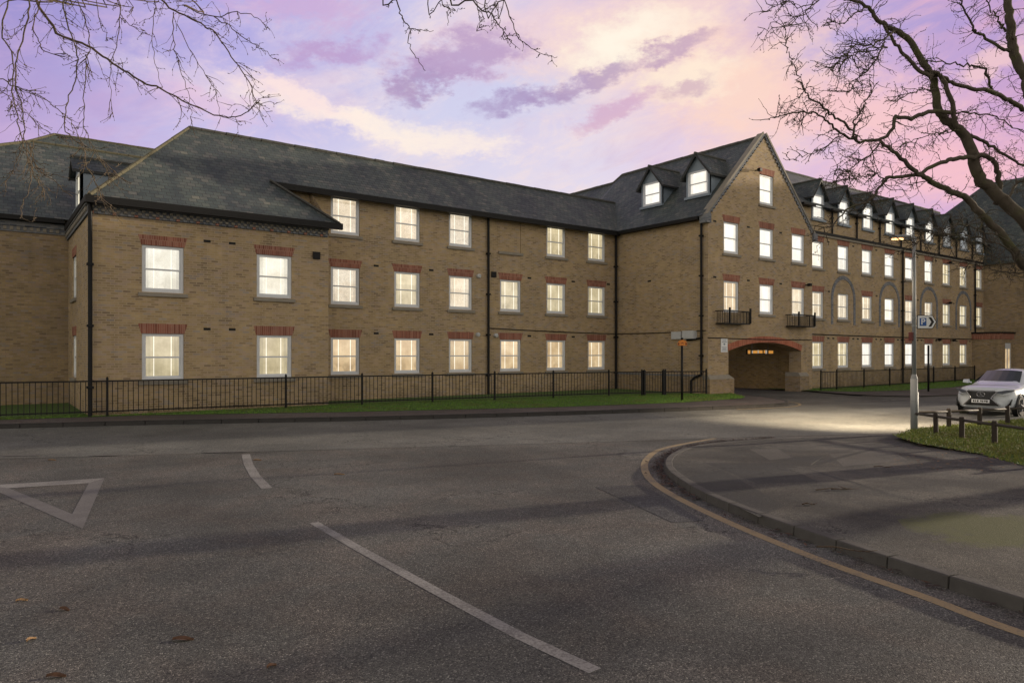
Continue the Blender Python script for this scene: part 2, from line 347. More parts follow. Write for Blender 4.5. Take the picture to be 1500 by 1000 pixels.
def lit(name, c1, c2, strength, fold=.25, twig=0.0):
    m, t, b = newmat(name); tc = t.node('ShaderNodeTexCoord'); oi = t.node('ShaderNodeObjectInfo')
    ob = tc.outputs['Object']; x, y, z = t.sep(ob)[:3]; rnd = oi.outputs['Random']
    r2 = t.math('FRACT', t.math('MULTIPLY', rnd, 7.31)); r3 = t.math('FRACT', t.math('MULTIPLY', rnd, 13.7)); r4 = t.math('FRACT', t.math('MULTIPLY', rnd, 29.3))
    off = t.math('MULTIPLY', rnd, 37.0)
    folds = t.noise(t.comb(t.math('ADD', x, off), t.math('MULTIPLY', z, .10), off), 11, 4, .6)
    soft = t.noise(t.comb(t.math('ADD', x, off), z, off), 1.6, 4, .6)
    c = t.mix(t.smooth(soft, .3, .7), (*c1, 1), (*c2, 1))
    c = t.mix(t.math('MULTIPLY', r2, .45), c, t.mix(1.0, c, (.95, .86, .72, 1), 'MULTIPLY'))
    ax = t.math('ABSOLUTE', x)
    edge = t.math('ADD', .22, t.math('MULTIPLY', r3, .32))       # drawn curtains at the sides
    curt = t.math('GREATER_THAN', ax, edge)
    f_in = t.math('ADD', t.math('MULTIPLY', folds, .25), .86); f_cu = t.math('ADD', t.math('MULTIPLY', folds, fold * 3.2), .80 - fold * 1.6)
    k = t.fmix(t.math('MULTIPLY', curt, 1.0), f_in, f_cu)
    blind = t.math('GREATER_THAN', z, t.math('ADD', .75, t.math('MULTIPLY', r4, 1.6)))   # a roller blind half way down in some
    k = t.fmix(blind, k, t.math('MULTIPLY', k, 1.14))
    k = t.math('MULTIPLY', k, t.math('ADD', .90, t.math('MULTIPLY', r2, .18)))
    k = t.math('MULTIPLY', k, t.smooth(soft, .2, .75, .93, 1.05))
    obj = t.noise(t.comb(t.math('ADD', x, off), t.math('MULTIPLY', z, .8), off), 2.8, 3, .5)  # furniture low in the room
    low_ = t.math('MULTIPLY', t.smooth(z, .25, .75, 1, 0), t.smooth(obj, .50, .60, 0, 1))
    k = t.math('MULTIPLY', k, t.math('SUBTRACT', 1.0, t.math('MULTIPLY', low_, t.math('MULTIPLY', r3, fold * 1.3))))
    if twig:
        twig_refl = t.noise(t.comb(t.math('ADD', x, off), z, off), 7, 7, .75, 1.4)  # branches reflected in the glass, drawn into the pane's glow
        k = t.math('MULTIPLY', k, t.smooth(t.math('ABSOLUTE', t.math('SUBTRACT', twig_refl, .5)), 0, .05, 1 - twig, 1.0))
    em = t.node('ShaderNodeEmission'); t.put(em.inputs[0], c); t.put(em.inputs[1], t.math('MULTIPLY', k, strength))
    gl = t.node('ShaderNodeBsdfGlossy'); gl.inputs['Roughness'].default_value = .08; gl.inputs[0].default_value = (.12, .12, .13, 1)
    a = t.node('ShaderNodeAddShader'); t.l.new(em.outputs[0], a.inputs[0]); t.l.new(gl.outputs[0], a.inputs[1])
    t.l.new(a.outputs[0], t.n['Material Output'].inputs[0]); return m
lit('lit_beige', (.62, .44, .245), (.76, .59, .36), .92, .22)
lit('lit_yellow', (.58, .49, .30), (.74, .64, .42), .86, .2)
lit('lit_cream', (.86, .71, .50), (.95, .84, .66), .88, .2, .28)
lit('lit_white', (1.0, .94, .82), (1.0, .97, .91), 1.0, .10)
lit('lit_pale', (.84, .80, .66), (.93, .91, .80), .94, .16, .12)
lit('glowing_bar', (1.0, .93, .76), (1.0, .95, .80), 1.15, .0)  # glazing bars catching room light, their brightness painted in as emission
lit('lit_dim', (.30, .33, .36), (.55, .56, .55), .75, .3, .3)
m, t, b = newmat('lamp_glow'); b.inputs['Emission Color'].default_value = (1, .52, .18, 1); b.inputs['Emission Strength'].default_value = 3
m, t, b = newmat('amber_panel'); b.inputs['Base Color'].default_value = (.6, .25, .03, 1); b.inputs['Emission Color'].default_value = (1, .45, .08, 1); b.inputs['Emission Strength'].default_value = .38
m, t, b = newmat('pale_panel'); b.inputs['Base Color'].default_value = (.4, .36, .3, 1); b.inputs['Emission Color'].default_value = (.7, .6, .5, 1); b.inputs['Emission Strength'].default_value = .35

# ------------------------------------------------------------------ mesh builder
class MB:
    def __init__(s): s.v = []; s.f = []; s.m = []
    def quad(s, *pts, m=0):
        i = len(s.v); s.v += [tuple(p) for p in pts]; s.f.append(tuple(range(i, i + len(pts)))); s.m.append(m)
    def hexa(s, p, m=0):                      # 8 points, bottom ring then top ring
        i = len(s.v); s.v += [tuple(q) for q in p]
        for f in ((3, 2, 1, 0), (4, 5, 6, 7), (0, 1, 5, 4), (1, 2, 6, 5), (2, 3, 7, 6), (3, 0, 4, 7)):
            s.f.append(tuple(i + k for k in f)); s.m.append(m)
    def box(s, x0, x1, y0, y1, z0, z1, m=0):
        s.hexa([(x0, y0, z0), (x1, y0, z0), (x1, y1, z0), (x0, y1, z0), (x0, y0, z1), (x1, y0, z1), (x1, y1, z1), (x0, y1, z1)], m)
    def prism(s, poly, off, m=0):             # polygon (list of 3D) extruded by vector off
        n = len(poly); i = len(s.v); off = Vector(off)
        s.v += [tuple(p) for p in poly] + [tuple(Vector(p) + off) for p in poly]
        s.f.append(tuple(reversed(range(i, i + n)))); s.m.append(m)
        s.f.append(tuple(range(i + n, i + 2 * n))); s.m.append(m)
        for k in range(n):
            j = (k + 1) % n; s.f.append((i + k, i + j, i + n + j, i + n + k)); s.m.append(m)
    def beam(s, a, b, wd, ht, m=0, up=(0, 0, 1)):
        a, b = Vector(a), Vector(b); d = (b - a).normalized(); up = Vector(up)
        r = d.cross(up)
        if r.length < 1e-5: r = d.cross(Vector((0, 1, 0)))
        r.normalize(); u = r.cross(d)
        r = r * wd / 2; u = u * ht / 2
        s.hexa([a - r - u, a + r - u, b + r - u, b - r - u, a - r + u, a + r + u, b + r + u, b - r + u], m)
    def tube(s, pts, rad, n=8, m=0, cap=True):
        pts = [Vector(p) for p in pts]; k = len(pts)
        if not isinstance(rad, (list, tuple)): rad = [rad] * k
        base = len(s.v); fr = None
        for i, p in enumerate(pts):
            d = (pts[min(i + 1, k - 1)] - pts[max(i - 1, 0)])
            if d.length < 1e-9: d = Vector((0, 0, 1))
            d.normalize()
            if fr is None:
                fr = d.cross(Vector((0, 0, 1)))
                if fr.length < .05: fr = d.cross(Vector((0, 1, 0)))
            fr = (fr - d * fr.dot(d))
            if fr.length < 1e-6: fr = d.orthogonal()
            fr.normalize(); b = d.cross(fr)
            for j in range(n):
                a = 2 * math.pi * j / n; s.v.append(tuple(p + (fr * math.cos(a) + b * math.sin(a)) * rad[i]))
        for i in range(k - 1):
            for j in range(n):
                q = (j + 1) % n
                s.f.append((base + i * n + j, base + i * n + q, base + (i + 1) * n + q, base + (i + 1) * n + j)); s.m.append(m)
        if cap:
            s.f.append(tuple(reversed(range(base, base + n)))); s.m.append(m)
            s.f.append(tuple(range(base + (k - 1) * n, base + k * n))); s.m.append(m)
    def mesh(s, name, mats, smooth=False):
        me = bpy.data.meshes.new(name); me.from_pydata(s.v, [], s.f)
        for k in (mats if isinstance(mats, (list, tuple)) else [mats]): me.materials.append(MAT[k])
        me.polygons.foreach_set('material_index', s.m)
        if smooth: me.polygons.foreach_set('use_smooth', [True] * len(s.f))
        me.update(); return me

def link(name, data, parent=None, loc=None):
    o = bpy.data.objects.new(name, data); S.collection.objects.link(o)
    if loc is not None: o.location = loc
    if parent is not None:
        o.parent = parent
    return o
def world_child(name, mb, mats, parent, smooth=False, bevel=0):
    """a part whose mesh was written in world coordinates"""
    o = link(name, mb.mesh(name, mats, smooth), parent)
    if parent is not None: o.matrix_parent_inverse = parent.matrix_basis.inverted()
    if bevel:
        bv = o.modifiers.new('bevel', 'BEVEL'); bv.width = bevel; bv.segments = 2; bv.limit_method = 'ANGLE'
    return o
def empty(name, loc, label, cat, group=None, rz=0):
    o = bpy.data.objects.new(name, None); S.collection.objects.link(o); o.location = loc; o.rotation_euler = (0, 0, rz); o.empty_display_size = .3
    tag(o, label, cat, group); bpy.context.view_layer.update(); return o
def tag(o, label=None, cat=None, group=None, kind=None):
    if label: o['label'] = label
    if cat: o['category'] = cat
    if group: o['group'] = group
    if kind: o['kind'] = kind
    return o
def struct(name, mb, mats, smooth=False):
    o = link(name, mb.mesh(name, mats, smooth)); o['kind'] = 'structure'; return o
def flat(poly, z):
    m = MB(); m.quad(*[(x, y, z) for x, y in poly]); return m
def spline(pts, n=8):
    pts = [Vector(p) for p in pts]; out = []
    for i in range(len(pts) - 1):
        p0 = pts[max(i - 1, 0)]; p1 = pts[i]; p2 = pts[i + 1]; p3 = pts[min(i + 2, len(pts) - 1)]
        for k in range(n):
            t = k / n
            out.append(.5 * ((2 * p1) + (p2 - p0) * t + (2 * p0 - 5 * p1 + 4 * p2 - p3) * t * t + (3 * p1 - p0 - 3 * p2 + p3) * t ** 3))
    out.append(pts[-1]); return out

# ================================================================== GROUND
def inpoly(poly, x, y):
    c = False; n = len(poly)
    for i in range(n):
        a, b = poly[i], poly[(i + 1) % n]
        if (a[1] > y) != (b[1] > y) and x < (b[0] - a[0]) * (y - a[1]) / (b[1] - a[1]) + a[0]: c = not c
    return c
GZ = .13
struct('ground', flat([(-300, -300), (400, -300), (400, 500), (-300, 500)], -.03), 'grass_ground')
struct('road', flat([(-40, -30), (75, -30), (75, 31), (-40, 31)], 0), 'asphalt_red')
KF = [(-16, 30.5), (-8, 26.7), (.4, 23.4), (3.5, 22.3), (8.55, 19.9), (14.6, 17.65), (21, 15.85), (24.2, 15.35), (25.6, 15.9), (26.6, 17.0), (27.6, 18.6), (28.3, 20.3)]
MAINB = [(-16, 24.0), (-6, 19.7), (.28, 16.82), (4.34, 14.94), (7.4, 13.57), (12.33, 11.3), (15, 10.25), (18, 8.75), (24, 6.5), (40, 1), (60, -6)]
far_edge = [p for p in KF[:8]] + [(28, 14.55), (34, 13.2), (45, 10.4), (60, 6)]
mb = MB()
def strip(mb, left, right, z, m=0):
    for i in range(len(left) - 1):
        a, b, c, d = left[i], left[i + 1], right[i + 1], right[i]
        mb.quad((a[0], a[1], z), (d[0], d[1], z), (c[0], c[1], z), (b[0], b[1], z), m=m)
def resample(pts, n):
    pts = [Vector((p[0], p[1])) for p in pts]; L = [0]
    for i in range(1, len(pts)): L.append(L[-1] + (pts[i] - pts[i - 1]).length)
    out = []
    for k in range(n):
        s = L[-1] * k / (n - 1); i = max(j for j in range(len(L)) if L[j] <= s + 1e-9); i = min(i, len(pts) - 2)
        f = (s - L[i]) / max(1e-9, L[i + 1] - L[i]); out.append(tuple(pts[i].lerp(pts[i + 1], f)))
    return out
strip(mb, resample(far_edge, 40), resample(MAINB, 40), .004)
struct('main_road', mb, 'asphalt_grey')
# far pavement with its kerb
kf = spline([(x, y, 0) for x, y in KF], 6)
back = [(-16, 27.6), (-8, 26.2), (.4, 24.95), (3.85, 24.2), (6.5, 22.95), (9.3, 21.6), (15.7, 19.15), (21.6, 17.85), (25.6, 18.0), (26.6, 18.6), (27.3, 19.4), (28.3, 20.6)]
mb = MB(); strip(mb, resample(back, 60), resample([(p.x, p.y) for p in kf], 60), GZ - .01); struct('pavement', mb, 'pavement_far')
def kerb(name, path, h0, h1, wd, inner_left=True, stone='kerb_stone'):
    m = MB(); n = len(path)
    for i in range(n - 1):
        a, b = Vector(path[i]), Vector(path[i + 1]); d = (b - a).normalized(); nr = Vector((-d.y, d.x, 0)) * (wd if inner_left else -wd)
        ha = h0 + (h1 - h0) * i / (n - 1) if not callable(h0) else h0(i); hb = h0 + (h1 - h0) * (i + 1) / (n - 1) if not callable(h0) else h0(i + 1)
        g = d * .006
        a2, b2 = a + g, b - g
        m.hexa([a2 + Vector((0, 0, -.05)), b2 + Vector((0, 0, -.05)), b2 + nr + Vector((0, 0, -.05)), a2 + nr + Vector((0, 0, -.05)),
                a2 + Vector((0, 0, ha)) + nr * .12, b2 + Vector((0, 0, hb)) + nr * .12, b2 + nr + Vector((0, 0, hb)), a2 + nr + Vector((0, 0, ha))])
    o = struct(name, m, stone); bv = o.modifiers.new('bevel', 'BEVEL'); bv.width = .014; bv.segments = 2; return o
kerb('kerb', [(x, y, 0) for x, y in resample([(p.x, p.y) for p in kf], 50)], GZ, GZ, .13, True, 'dark_kerb')
# verge and lawn behind the far pavement
mb = MB()
lawn_front = resample(back, 40); lawn_back = [(max(-16, x), 31.6 if x < 2.5 else 26.7) for x, y in lawn_front]
for i in range(39):
    a, b = lawn_front[i], lawn_front[i + 1]
    mb.quad((a[0], a[1], GZ - .004), (b[0], b[1], GZ - .004), (b[0], 31.6, GZ + .03), (a[0], 31.6, GZ + .03))
struct('lawn', mb, 'grass_ground')
# lawn and pavement on the far side of the driveway
LR = [(34.3, 19.9), (35.5, 18.2), (38.5, 17.3), (44, 17.2), (50, 18.2), (60, 17.5)]
mb = MB(); strip(mb, [(x, 23) for x, y in LR], LR, .07); struct('lawn', mb, 'grass_ground')
PR = [(34.2, 19.9), (32.8, 16.6), (34, 14.9), (38.4, 13.7), (48, 11.3), (60, 8)]
mb = MB(); strip(mb, resample(LR, 24), resample(PR, 24), .06); struct('pavement', mb, 'pavement_far')
kerb('kerb', [(x, y, 0) for x, y in resample(PR[1:], 16)], .03, .1, .13)
# near pavement: kerb curves round the corner and drops flush at the crossing
NK = [(6.2, .2), (6.55, 2.04), (6.73, 2.76), (7.21, 4.35), (7.85, 6.0), (8.8, 7.5), (9.55, 8.32), (10.55, 9.1), (11.85, 9.78), (13.2, 10.05), (14.6, 9.85), (16.3, 9.2), (18.0, 8.45)]
nk = [(p.x, p.y) for p in spline([(x, y, 0) for x, y in NK], 6)]
nkr = resample(nk, 30)
def nkh(i): return .115 if i < 13 else max(.014, .115 - (i - 13) * .012)
from mathutils.geometry import delaunay_2d_cdt
NKIN = []
for i in range(30):
    d = (Vector(nkr[min(i + 1, 29)]) - Vector(nkr[max(i - 1, 0)])).normalized(); NKIN.append(Vector(nkr[i]) + Vector((d.y, -d.x)) * .148)
def pav_z(x, y):
    q = Vector((x, y)); j, dd = min(((k, (q - v).length) for k, v in enumerate(NKIN)), key=lambda t: t[1])
    f = min(1, dd / 5); f = f * f * (3 - 2 * f); return (nkh(j) - .005) * (1 - f) + .1 * f
PATCH = [(1, ((1005, 700), (1058, 688), (1150, 742), (1112, 758), (1060, 733))), (2, ((1098, 653), (1140, 652), (1160, 668), (1128, 672))),
         (1, ((1030, 676), (1120, 678), (1165, 668), (1208, 664), (1185, 682), (1148, 681), (1200, 706), (1110, 709))),
         (2, ((1215, 662), (1300, 655), (1330, 672), (1235, 682))), (1, ((1188, 679), (1250, 660), (1325, 641), (1326, 643), (1252, 663), (1200, 680))), (1, ((1172, 684), (1176, 683), (1300, 722), (1297, 724))), (1, ((1290, 690), (1400, 682), (1500, 686), (1500, 689), (1400, 685), (1300, 693))),  (3, ((1290, 735), (1360, 715), (1440, 712), (1560, 712), (1640, 790), (1560, 840), (1480, 842), (1400, 815), (1330, 780)))]
PP = [(k, [gnd(x, y, .1)[:2] for x, y in p]) for k, p in PATCH]
outer = [tuple(v) for v in NKIN] + [(18.2, 8.2), (24, 5.8), (40, .2), (60, -4), (60, -30), (6.4, -30)]
vv = [Vector(p) for p in outer]; ee = [(k, (k + 1) % len(outer)) for k in range(len(outer))]
for k, p in PP:
    b0 = len(vv); vv += [Vector(q) for q in p]; ee += [(b0 + q, b0 + (q + 1) % len(p)) for q in range(len(p))]
for k in range(420):
    x, y = random.uniform(6, 24), random.uniform(-4, 10)
    if inpoly(outer, x, y) and min((Vector((x, y)) - v).length for v in NKIN) > .25: vv.append(Vector((x, y)))
cv, ce, cf = delaunay_2d_cdt(vv, ee, [], 1, 1e-5)[:3]
mb = MB(); mb.v = [(v.x, v.y, pav_z(v.x, v.y)) for v in cv]
for f in cf:
    c = (sum(cv[k].x for k in f) / len(f), sum(cv[k].y for k in f) / len(f)); mt = 0
    for k, p in PP:
        if inpoly(p, *c): mt = k
    mb.f.append(tuple(f)); mb.m.append(mt)
pv = struct('pavement', mb, ['pavement_tarmac', 'pavement_patch', 'pavement_patch_light', 'moss'])
bm_ = bmesh.new(); bm_.from_mesh(pv.data); bmesh.ops.recalc_face_normals(bm_, faces=bm_.faces)
for f in bm_.faces:
    if f.normal.z < 0: f.normal_flip()
bm_.to_mesh(pv.data); bm_.free()
kb = kerb('kerb', [(x, y, 0) for x, y in nkr], nkh, 0, .15, inner_left=False)
# knee rail grass patch
GP = [gnd(1312, 637, .12), gnd(1335, 628, .12), gnd(1390, 622, .12), gnd(1475, 615, .12), gnd(1560, 608, .12), gnd(1640, 640, .12), gnd(1560, 697, .12), gnd(1500, 680, .12), gnd(1440, 664, .12), gnd(1390, 655, .12), gnd(1345, 648, .12)]
GPR = []
for i in range(len(GP)):
    for k in range(10):
        q = GP[i].lerp(GP[(i + 1) % len(GP)], k / 10); GPR.append((q.x + random.gauss(0, .035), q.y + random.gauss(0, .035)))
mb = MB(); mb.quad(*[(x, y, .106) for x, y in GPR]); struct('lawn', mb, 'grass_ground')

# markings
def ribbon(path, wd, z):
    m = MB(); pts = [Vector((p[0], p[1], 0)) for p in path]; L = []; Rr = []
    for i, p in enumerate(pts):
        d = (pts[min(i + 1, len(pts) - 1)] - pts[max(i - 1, 0)]).normalized(); n = Vector((-d.y, d.x, 0)) * wd / 2
        L.append(p + n); Rr.append(p - n)
    for i in range(len(pts) - 1):
        m.quad((*L[i][:2], z), (*Rr[i][:2], z), (*Rr[i + 1][:2], z), (*L[i + 1][:2], z))
    return m
YEL = [(5.75, .2), (6.08, 1.91), (6.32, 2.65), (6.66, 3.85), (7.33, 5.53), (8.22, 7.22), (9.18, 8.42), (10.37, 9.44), (11.76, 10.2), (14.0, 10.62)]
struct('yellow_line', ribbon(spline([(x, y, 0) for x, y in YEL], 8), .13, .0024), 'yellow_road_paint')
struct('yellow_line', ribbon(spline([(21.6, 15.45, 0), (24.2, 15.0, 0), (25.9, 15.6, 0), (26.9, 16.9, 0), (27.9, 18.7, 0)], 8), .10, .013), 'yellow_road_paint')
struct('road_marking', ribbon([gnd(460, 765)[:2], gnd(520, 800)[:2], gnd(640, 866)[:2], gnd(760, 930)[:2], gnd(872, 982)[:2]], .115, .0024), 'white_road_paint')
struct('road_marking', ribbon([gnd(360, 665)[:2], gnd(364, 680)[:2], gnd(374, 697)[:2], gnd(391, 715)[:2]], .16, .0024), 'white_road_paint')
def tri_mark(P, wd):
    P = [Vector(p[:2]) for p in P]; C = sum(P, Vector((0, 0))) / 3; n = []
    for i in range(3):
        d = (P[(i + 1) % 3] - P[i]).normalized(); q = Vector((-d.y, d.x)); q = q if q.dot(C - P[i]) > 0 else -q; n.append((P[i] + q * wd[i], d))
    I = []
    for i in range(3):                       # inner corner where the offset edges i-1 and i meet
        (a, d), (b, e) = n[i - 1], n[i]; den = d.x * e.y - d.y * e.x; t_ = ((b.x - a.x) * e.y - (b.y - a.y) * e.x) / den; I.append(a + d * t_)
    return P, I
TP_, TI_ = tri_mark([gnd(-24, 711), gnd(153, 700), gnd(121, 774)], [.40, .19, .19])
for k, mt in ((0, 'white_road_paint'), (1, 'faint_road_paint'), (2, 'faint_road_paint')):
    m = MB(); q = (k + 1) % 3; m.quad((*TP_[k], .0024), (*TP_[q], .0024), (*TI_[q], .0024), (*TI_[k], .0024)); struct('road_marking', m, mt)
for a, b in (((5, 668), (60, 667)), ((135, 668), (175, 667)), ((300, 663), (365, 662))):
    struct('road_marking', ribbon([gnd(*a)[:2], gnd(*b)[:2]], .09, .0135), 'faint_road_paint')
for k in range(6):
    a = Vector((29.0, 15.0)).lerp(Vector((32.4, 14.35)), k / 6); b = Vector((29.0, 15.0)).lerp(Vector((32.4, 14.35)), (k + .55) / 6)
    struct('road_marking', ribbon([a[:], b[:]], .12, .0145), 'white_road_paint')
struct('road_patch', flat([gnd(x, y)[:2] for x, y in ((872, 713), (985, 765), (1030, 763), (960, 720), (938, 710))], .0035), 'asphalt_patch')
# grass blades
def blade_mesh(name, n, sampler, h, mat, zfun):
    vs = []; fs = []
    for i in range(n):
        x, y = sampler(); z = zfun(x, y); a = random.random() * 6.28; hh = h * random.uniform(.5, 1.3); wd = random.uniform(.006, .014)
        l = Vector((random.gauss(0, .45), random.gauss(0, .45), 1)).normalized() * hh
        c, s = math.cos(a) * wd, math.sin(a) * wd; k = len(vs)
        vs += [(x - c, y - s, z), (x + c, y + s, z), (x + l.x, y + l.y, z + l.z)]; fs.append((k, k + 1, k + 2))
    me = bpy.data.meshes.new(name); me.from_pydata(vs, [], fs); me.materials.append(MAT[mat])
    o = link(name, me); o['kind'] = 'stuff'; return o
def poly_sampler(poly):
    xs = [p[0] for p in poly]; ys = [p[1] for p in poly]
    def f():
        while True:
            x, y = random.uniform(min(xs), max(xs)), random.uniform(min(ys), max(ys))
            if inpoly(poly, x, y): return x, y
    return f
gps = poly_sampler([p[:2] for p in GP])
def gp_soft():
    x, y = gps(); return (x + random.gauss(0, .05), y + random.gauss(0, .05))
o = blade_mesh('grass', 30000, gp_soft, .055, 'blade_olive', lambda x, y: .104)
tag(o, 'short olive grass growing round the wooden knee rails', 'grass')
RAILP = [(-9, 26.45), (3.05, 24.62), (8.4, 24.25), (11.1, 23.95), (13.85, 23.6), (16.5, 23.2), (19.2, 22.75), (21.95, 22.25), (23.5, 21.75)]
vb = [p for p in back if p[0] > -9]
verge = [(x, y) for x, y in vb] + [(27.6, 20.6)] + list(reversed([(x, y + .6) for x, y in RAILP]))
o = blade_mesh('grass', 30000, poly_sampler(verge), .06, 'blade_green', lambda x, y: GZ - .004)
tag(o, 'mown green grass verge in front of the black railings', 'grass')
o = blade_mesh('grass', 12000, poly_sampler(LR + [(60, 21.2), (36, 21.2)]), .07, 'blade_green', lambda x, y: .068)
tag(o, 'green grass below the lit windows beyond the archway', 'grass')

# ================================================================== BUILDING
YA, YB, YC, YD, YF = 24.75, 26.6, 20.72, 21.36, 31.3
XA, XA2, XC, XC2, XE = 2.6, 10.14, 26.8, 35.6, 60.3
WW, WH = 1.22, 1.48
Z0, Z1, Z2 = 1.165, 3.955, 6.745
bld = empty('brick_building', (18, 26, 0), 'long three storey yellow brick building with slate roofs and lit sash windows', 'building')
def part(name, mb, mats, smooth=False, bevel=0): return world_child(name, mb, mats, bld, smooth, bevel)

def wall_y(mb, Y, x0, x1, z0, z1, holes=(), rec=.13, m=0, back=None):
    """wall facing -Y with rectangular openings (x0,x1,z0,z1) and their reveals"""
    xs = sorted({x0, x1, *[h[0] for h in holes], *[h[1] for h in holes]}); zs = sorted({z0, z1, *[h[2] for h in holes], *[h[3] for h in holes]})
    for i in range(len(xs) - 1):
        for j in range(len(zs) - 1):
            cx, cz = (xs[i] + xs[i + 1]) / 2, (zs[j] + zs[j + 1]) / 2
            if any(h[0] < cx < h[1] and h[2] < cz < h[3] for h in holes): continue
            mb.quad((xs[i], Y, zs[j]), (xs[i + 1], Y, zs[j]), (xs[i + 1], Y, zs[j + 1]), (xs[i], Y, zs[j + 1]), m=m)
    for a, b, c, d in holes:
        mb.quad((a, Y, c), (a, Y, d), (a, Y + rec, d), (a, Y + rec, c), m=m); mb.quad((b, Y, c), (b, Y + rec, c), (b, Y + rec, d), (b, Y, d), m=m)
        mb.quad((a, Y, d), (b, Y, d), (b, Y + rec, d), (a, Y + rec, d), m=m); mb.quad((a, Y, c), (a, Y + rec, c), (b, Y + rec, c), (b, Y, c), m=m)
def wall_x(mb, X, y0, y1, z0, z1, holes=(), rec=.13, m=0):
    """wall facing -X"""
    ys = sorted({y0, y1, *[h[0] for h in holes], *[h[1] for h in holes]}); zs = sorted({z0, z1, *[h[2] for h in holes], *[h[3] for h in holes]})
    for i in range(len(ys) - 1):
        for j in range(len(zs) - 1):
            cy, cz = (ys[i] + ys[i + 1]) / 2, (zs[j] + zs[j + 1]) / 2
            if any(h[0] < cy < h[1] and h[2] < cz < h[3] for h in holes): continue
            mb.quad((X, ys[i], zs[j]), (X, ys[i], zs[j + 1]), (X, ys[i + 1], zs[j + 1]), (X, ys[i + 1], zs[j]), m=m)
    for a, b, c, d in holes:
        for y in (a, b): mb.quad((X, y, c), (X + rec, y, c), (X + rec, y, d), (X, y, d), m=m)
        for z in (c, d): mb.quad((X, a, z), (X, b, z), (X + rec, b, z), (X + rec, a, z), m=m)

# --- sash window kit (local frame: x along the wall, -y outwards, origin at bottom centre of the opening)
KIT = {}
def window_kit(wd, ht, bars=True):
    key = (round(wd, 3), round(ht, 3), bars)
    if key in KIT: return KIT[key]
    f = MB(); a = wd / 2; F = .085; y0, y1 = .045, .125
    f.box(-a + .002, -a + F, y0, y1, 0, ht - .002); f.box(a - F, a - .002, y0, y1, 0, ht - .002)
    f.box(-a + F, a - F, y0, y1, ht - F, ht - .002); f.box(-a + F, a - F, y0, y1, 0, F)
    mid = ht * .49
    f.box(-a + F, a - F, y0 + .022, y1, mid - .022, mid + .03)
    for s in (-1, 1):                       # sash stiles, the lower sash set back
        x = s * (a - F); f.box(min(x, x - s * .035), max(x, x - s * .035), y0 + .03, y1, mid + .03, ht - F)
        f.box(min(x, x - s * .04), max(x, x - s * .04), y0 + .05, y1, F, mid - .022)
    f.box(-a + F, a - F, y0 + .05, y1, F, F + .05)
    p = MB()
    p.quad((-a + F, y1 - .012, F), (a - F, y1 - .012, F), (a - F, y1 - .012, ht - F), (-a + F, y1 - .012, ht - F), m=0)
    if bars:
        iw = wd - 2 * F - .07
        for bx in (-.26, .26):
            for z0, z1 in ((F + .05, mid - .022), (mid + .03, ht - F)):
                x = bx * iw; p.box(x - .011, x + .011, y1 - .03, y1 - .014, z0, z1, m=1)
    si = MB(); si.hexa([(-a - .11, -.075, -.135), (a + .11, -.075, -.135), (a + .11, .1, -.135), (-a - .11, .1, -.135), (-a - .11, -.075, -.03), (a + .11, -.075, -.03), (a + .11, .1, -.002), (-a - .11, .1, -.002)])
    l = MB(); l.prism([(-a - .02, -.004, ht), (a + .02, -.004, ht), (a + .11, -.004, ht + .315), (-a - .11, -.004, ht + .315)], (0, .06, 0))
    KIT[key] = (f.mesh('window', 'white_paint'), p, si.mesh('sill', 'stone'), l.mesh('lintel', 'red_brick'), {})
    return KIT[key]
def window(loc, glass, rz=0, wd=WW, ht=WH, sill=True, lintel=True, bars=True):
    fm, p, sm, lm, panes = window_kit(wd, ht, bars)
    if glass not in panes: panes[glass] = p.mesh('pane', [glass, 'glowing_bar' if glass != 'lit_dim' else 'white_paint'])
    o = link('window', fm, bld); o.location = loc; o.rotation_euler = (0, 0, rz); o.matrix_parent_inverse = bld.matrix_basis.inverted()
    link('pane', panes[glass], o)
    if sill: link('sill', sm, o)
    if lintel: link('lintel', lm, o)
    return o

# --- left block and long wing walls
hA = [(4.017, 4.017 + WW, z, z + WH) for z in (Z0, Z1)] + [(7.564, 7.564 + WW, z, z + WH) for z in (Z0, Z1)]
mb = MB(); wall_y(mb, YA, XA, XA2, -.1, 6.85, hA)
retw = [(28.55, 29.85, z, z + WH) for z in (Z0, Z1)]
wall_x(mb, XA, YA, YF, -.1, 6.95, retw); mb.quad((XA2, YA, -.1), (XA2, YB, -.1), (XA2, YB, 8.3), (XA2, YA, 6.85))
part('wall', mb, 'stock_brick')
xB = [11.0, 13.78, 16.45, 19.22, 22.02, 24.75]
hB = [(x, x + WW, z, z + WH) for x in xB for z in (Z0, Z1)] + [(x, x + WW, Z2, Z2 + WH) for i, x in enumerate(xB) if i != 3]
mb = MB(); wall_y(mb, YB, 8.0, XC, -.1, 8.42, hB + [(xB[3], xB[3] + WW, Z2, Z2 + WH)])
mb.quad((xB[3], YB + .035, Z2), (xB[3] + WW, YB + .035, Z2), (xB[3] + WW, YB + .035, Z2 + WH), (xB[3], YB + .035, Z2 + WH))
part('wall', mb, 'stock_brick')
mb = MB(); a = WW / 2; x = xB[3] + a
mb.box(x - a - .1, x + a + .1, YB - .075, YB + .03, Z2 - .135, Z2 - .01); part('sill', mb, 'stone')
gl1A = ['lit_white', 'lit_white']
for i, x in enumerate((4.017, 7.564)):
    window((x + a, YA, Z1), 'lit_pale'); window((x + a, YA, Z0), 'lit_yellow')
g2 = ['lit_cream', 'lit_cream', 'lit_cream', None, 'lit_yellow', 'lit_yellow']
g1 = ['lit_cream', 'lit_yellow', 'lit_cream', 'lit_yellow', 'lit_yellow', 'lit_yellow']
for i, x in enumerate(xB):
    window((x + a, YB, Z0), 'lit_beige'); window((x + a, YB, Z1), g1[i])
    if g2[i]: window((x + a, YB, Z2), g2[i], lintel=False)
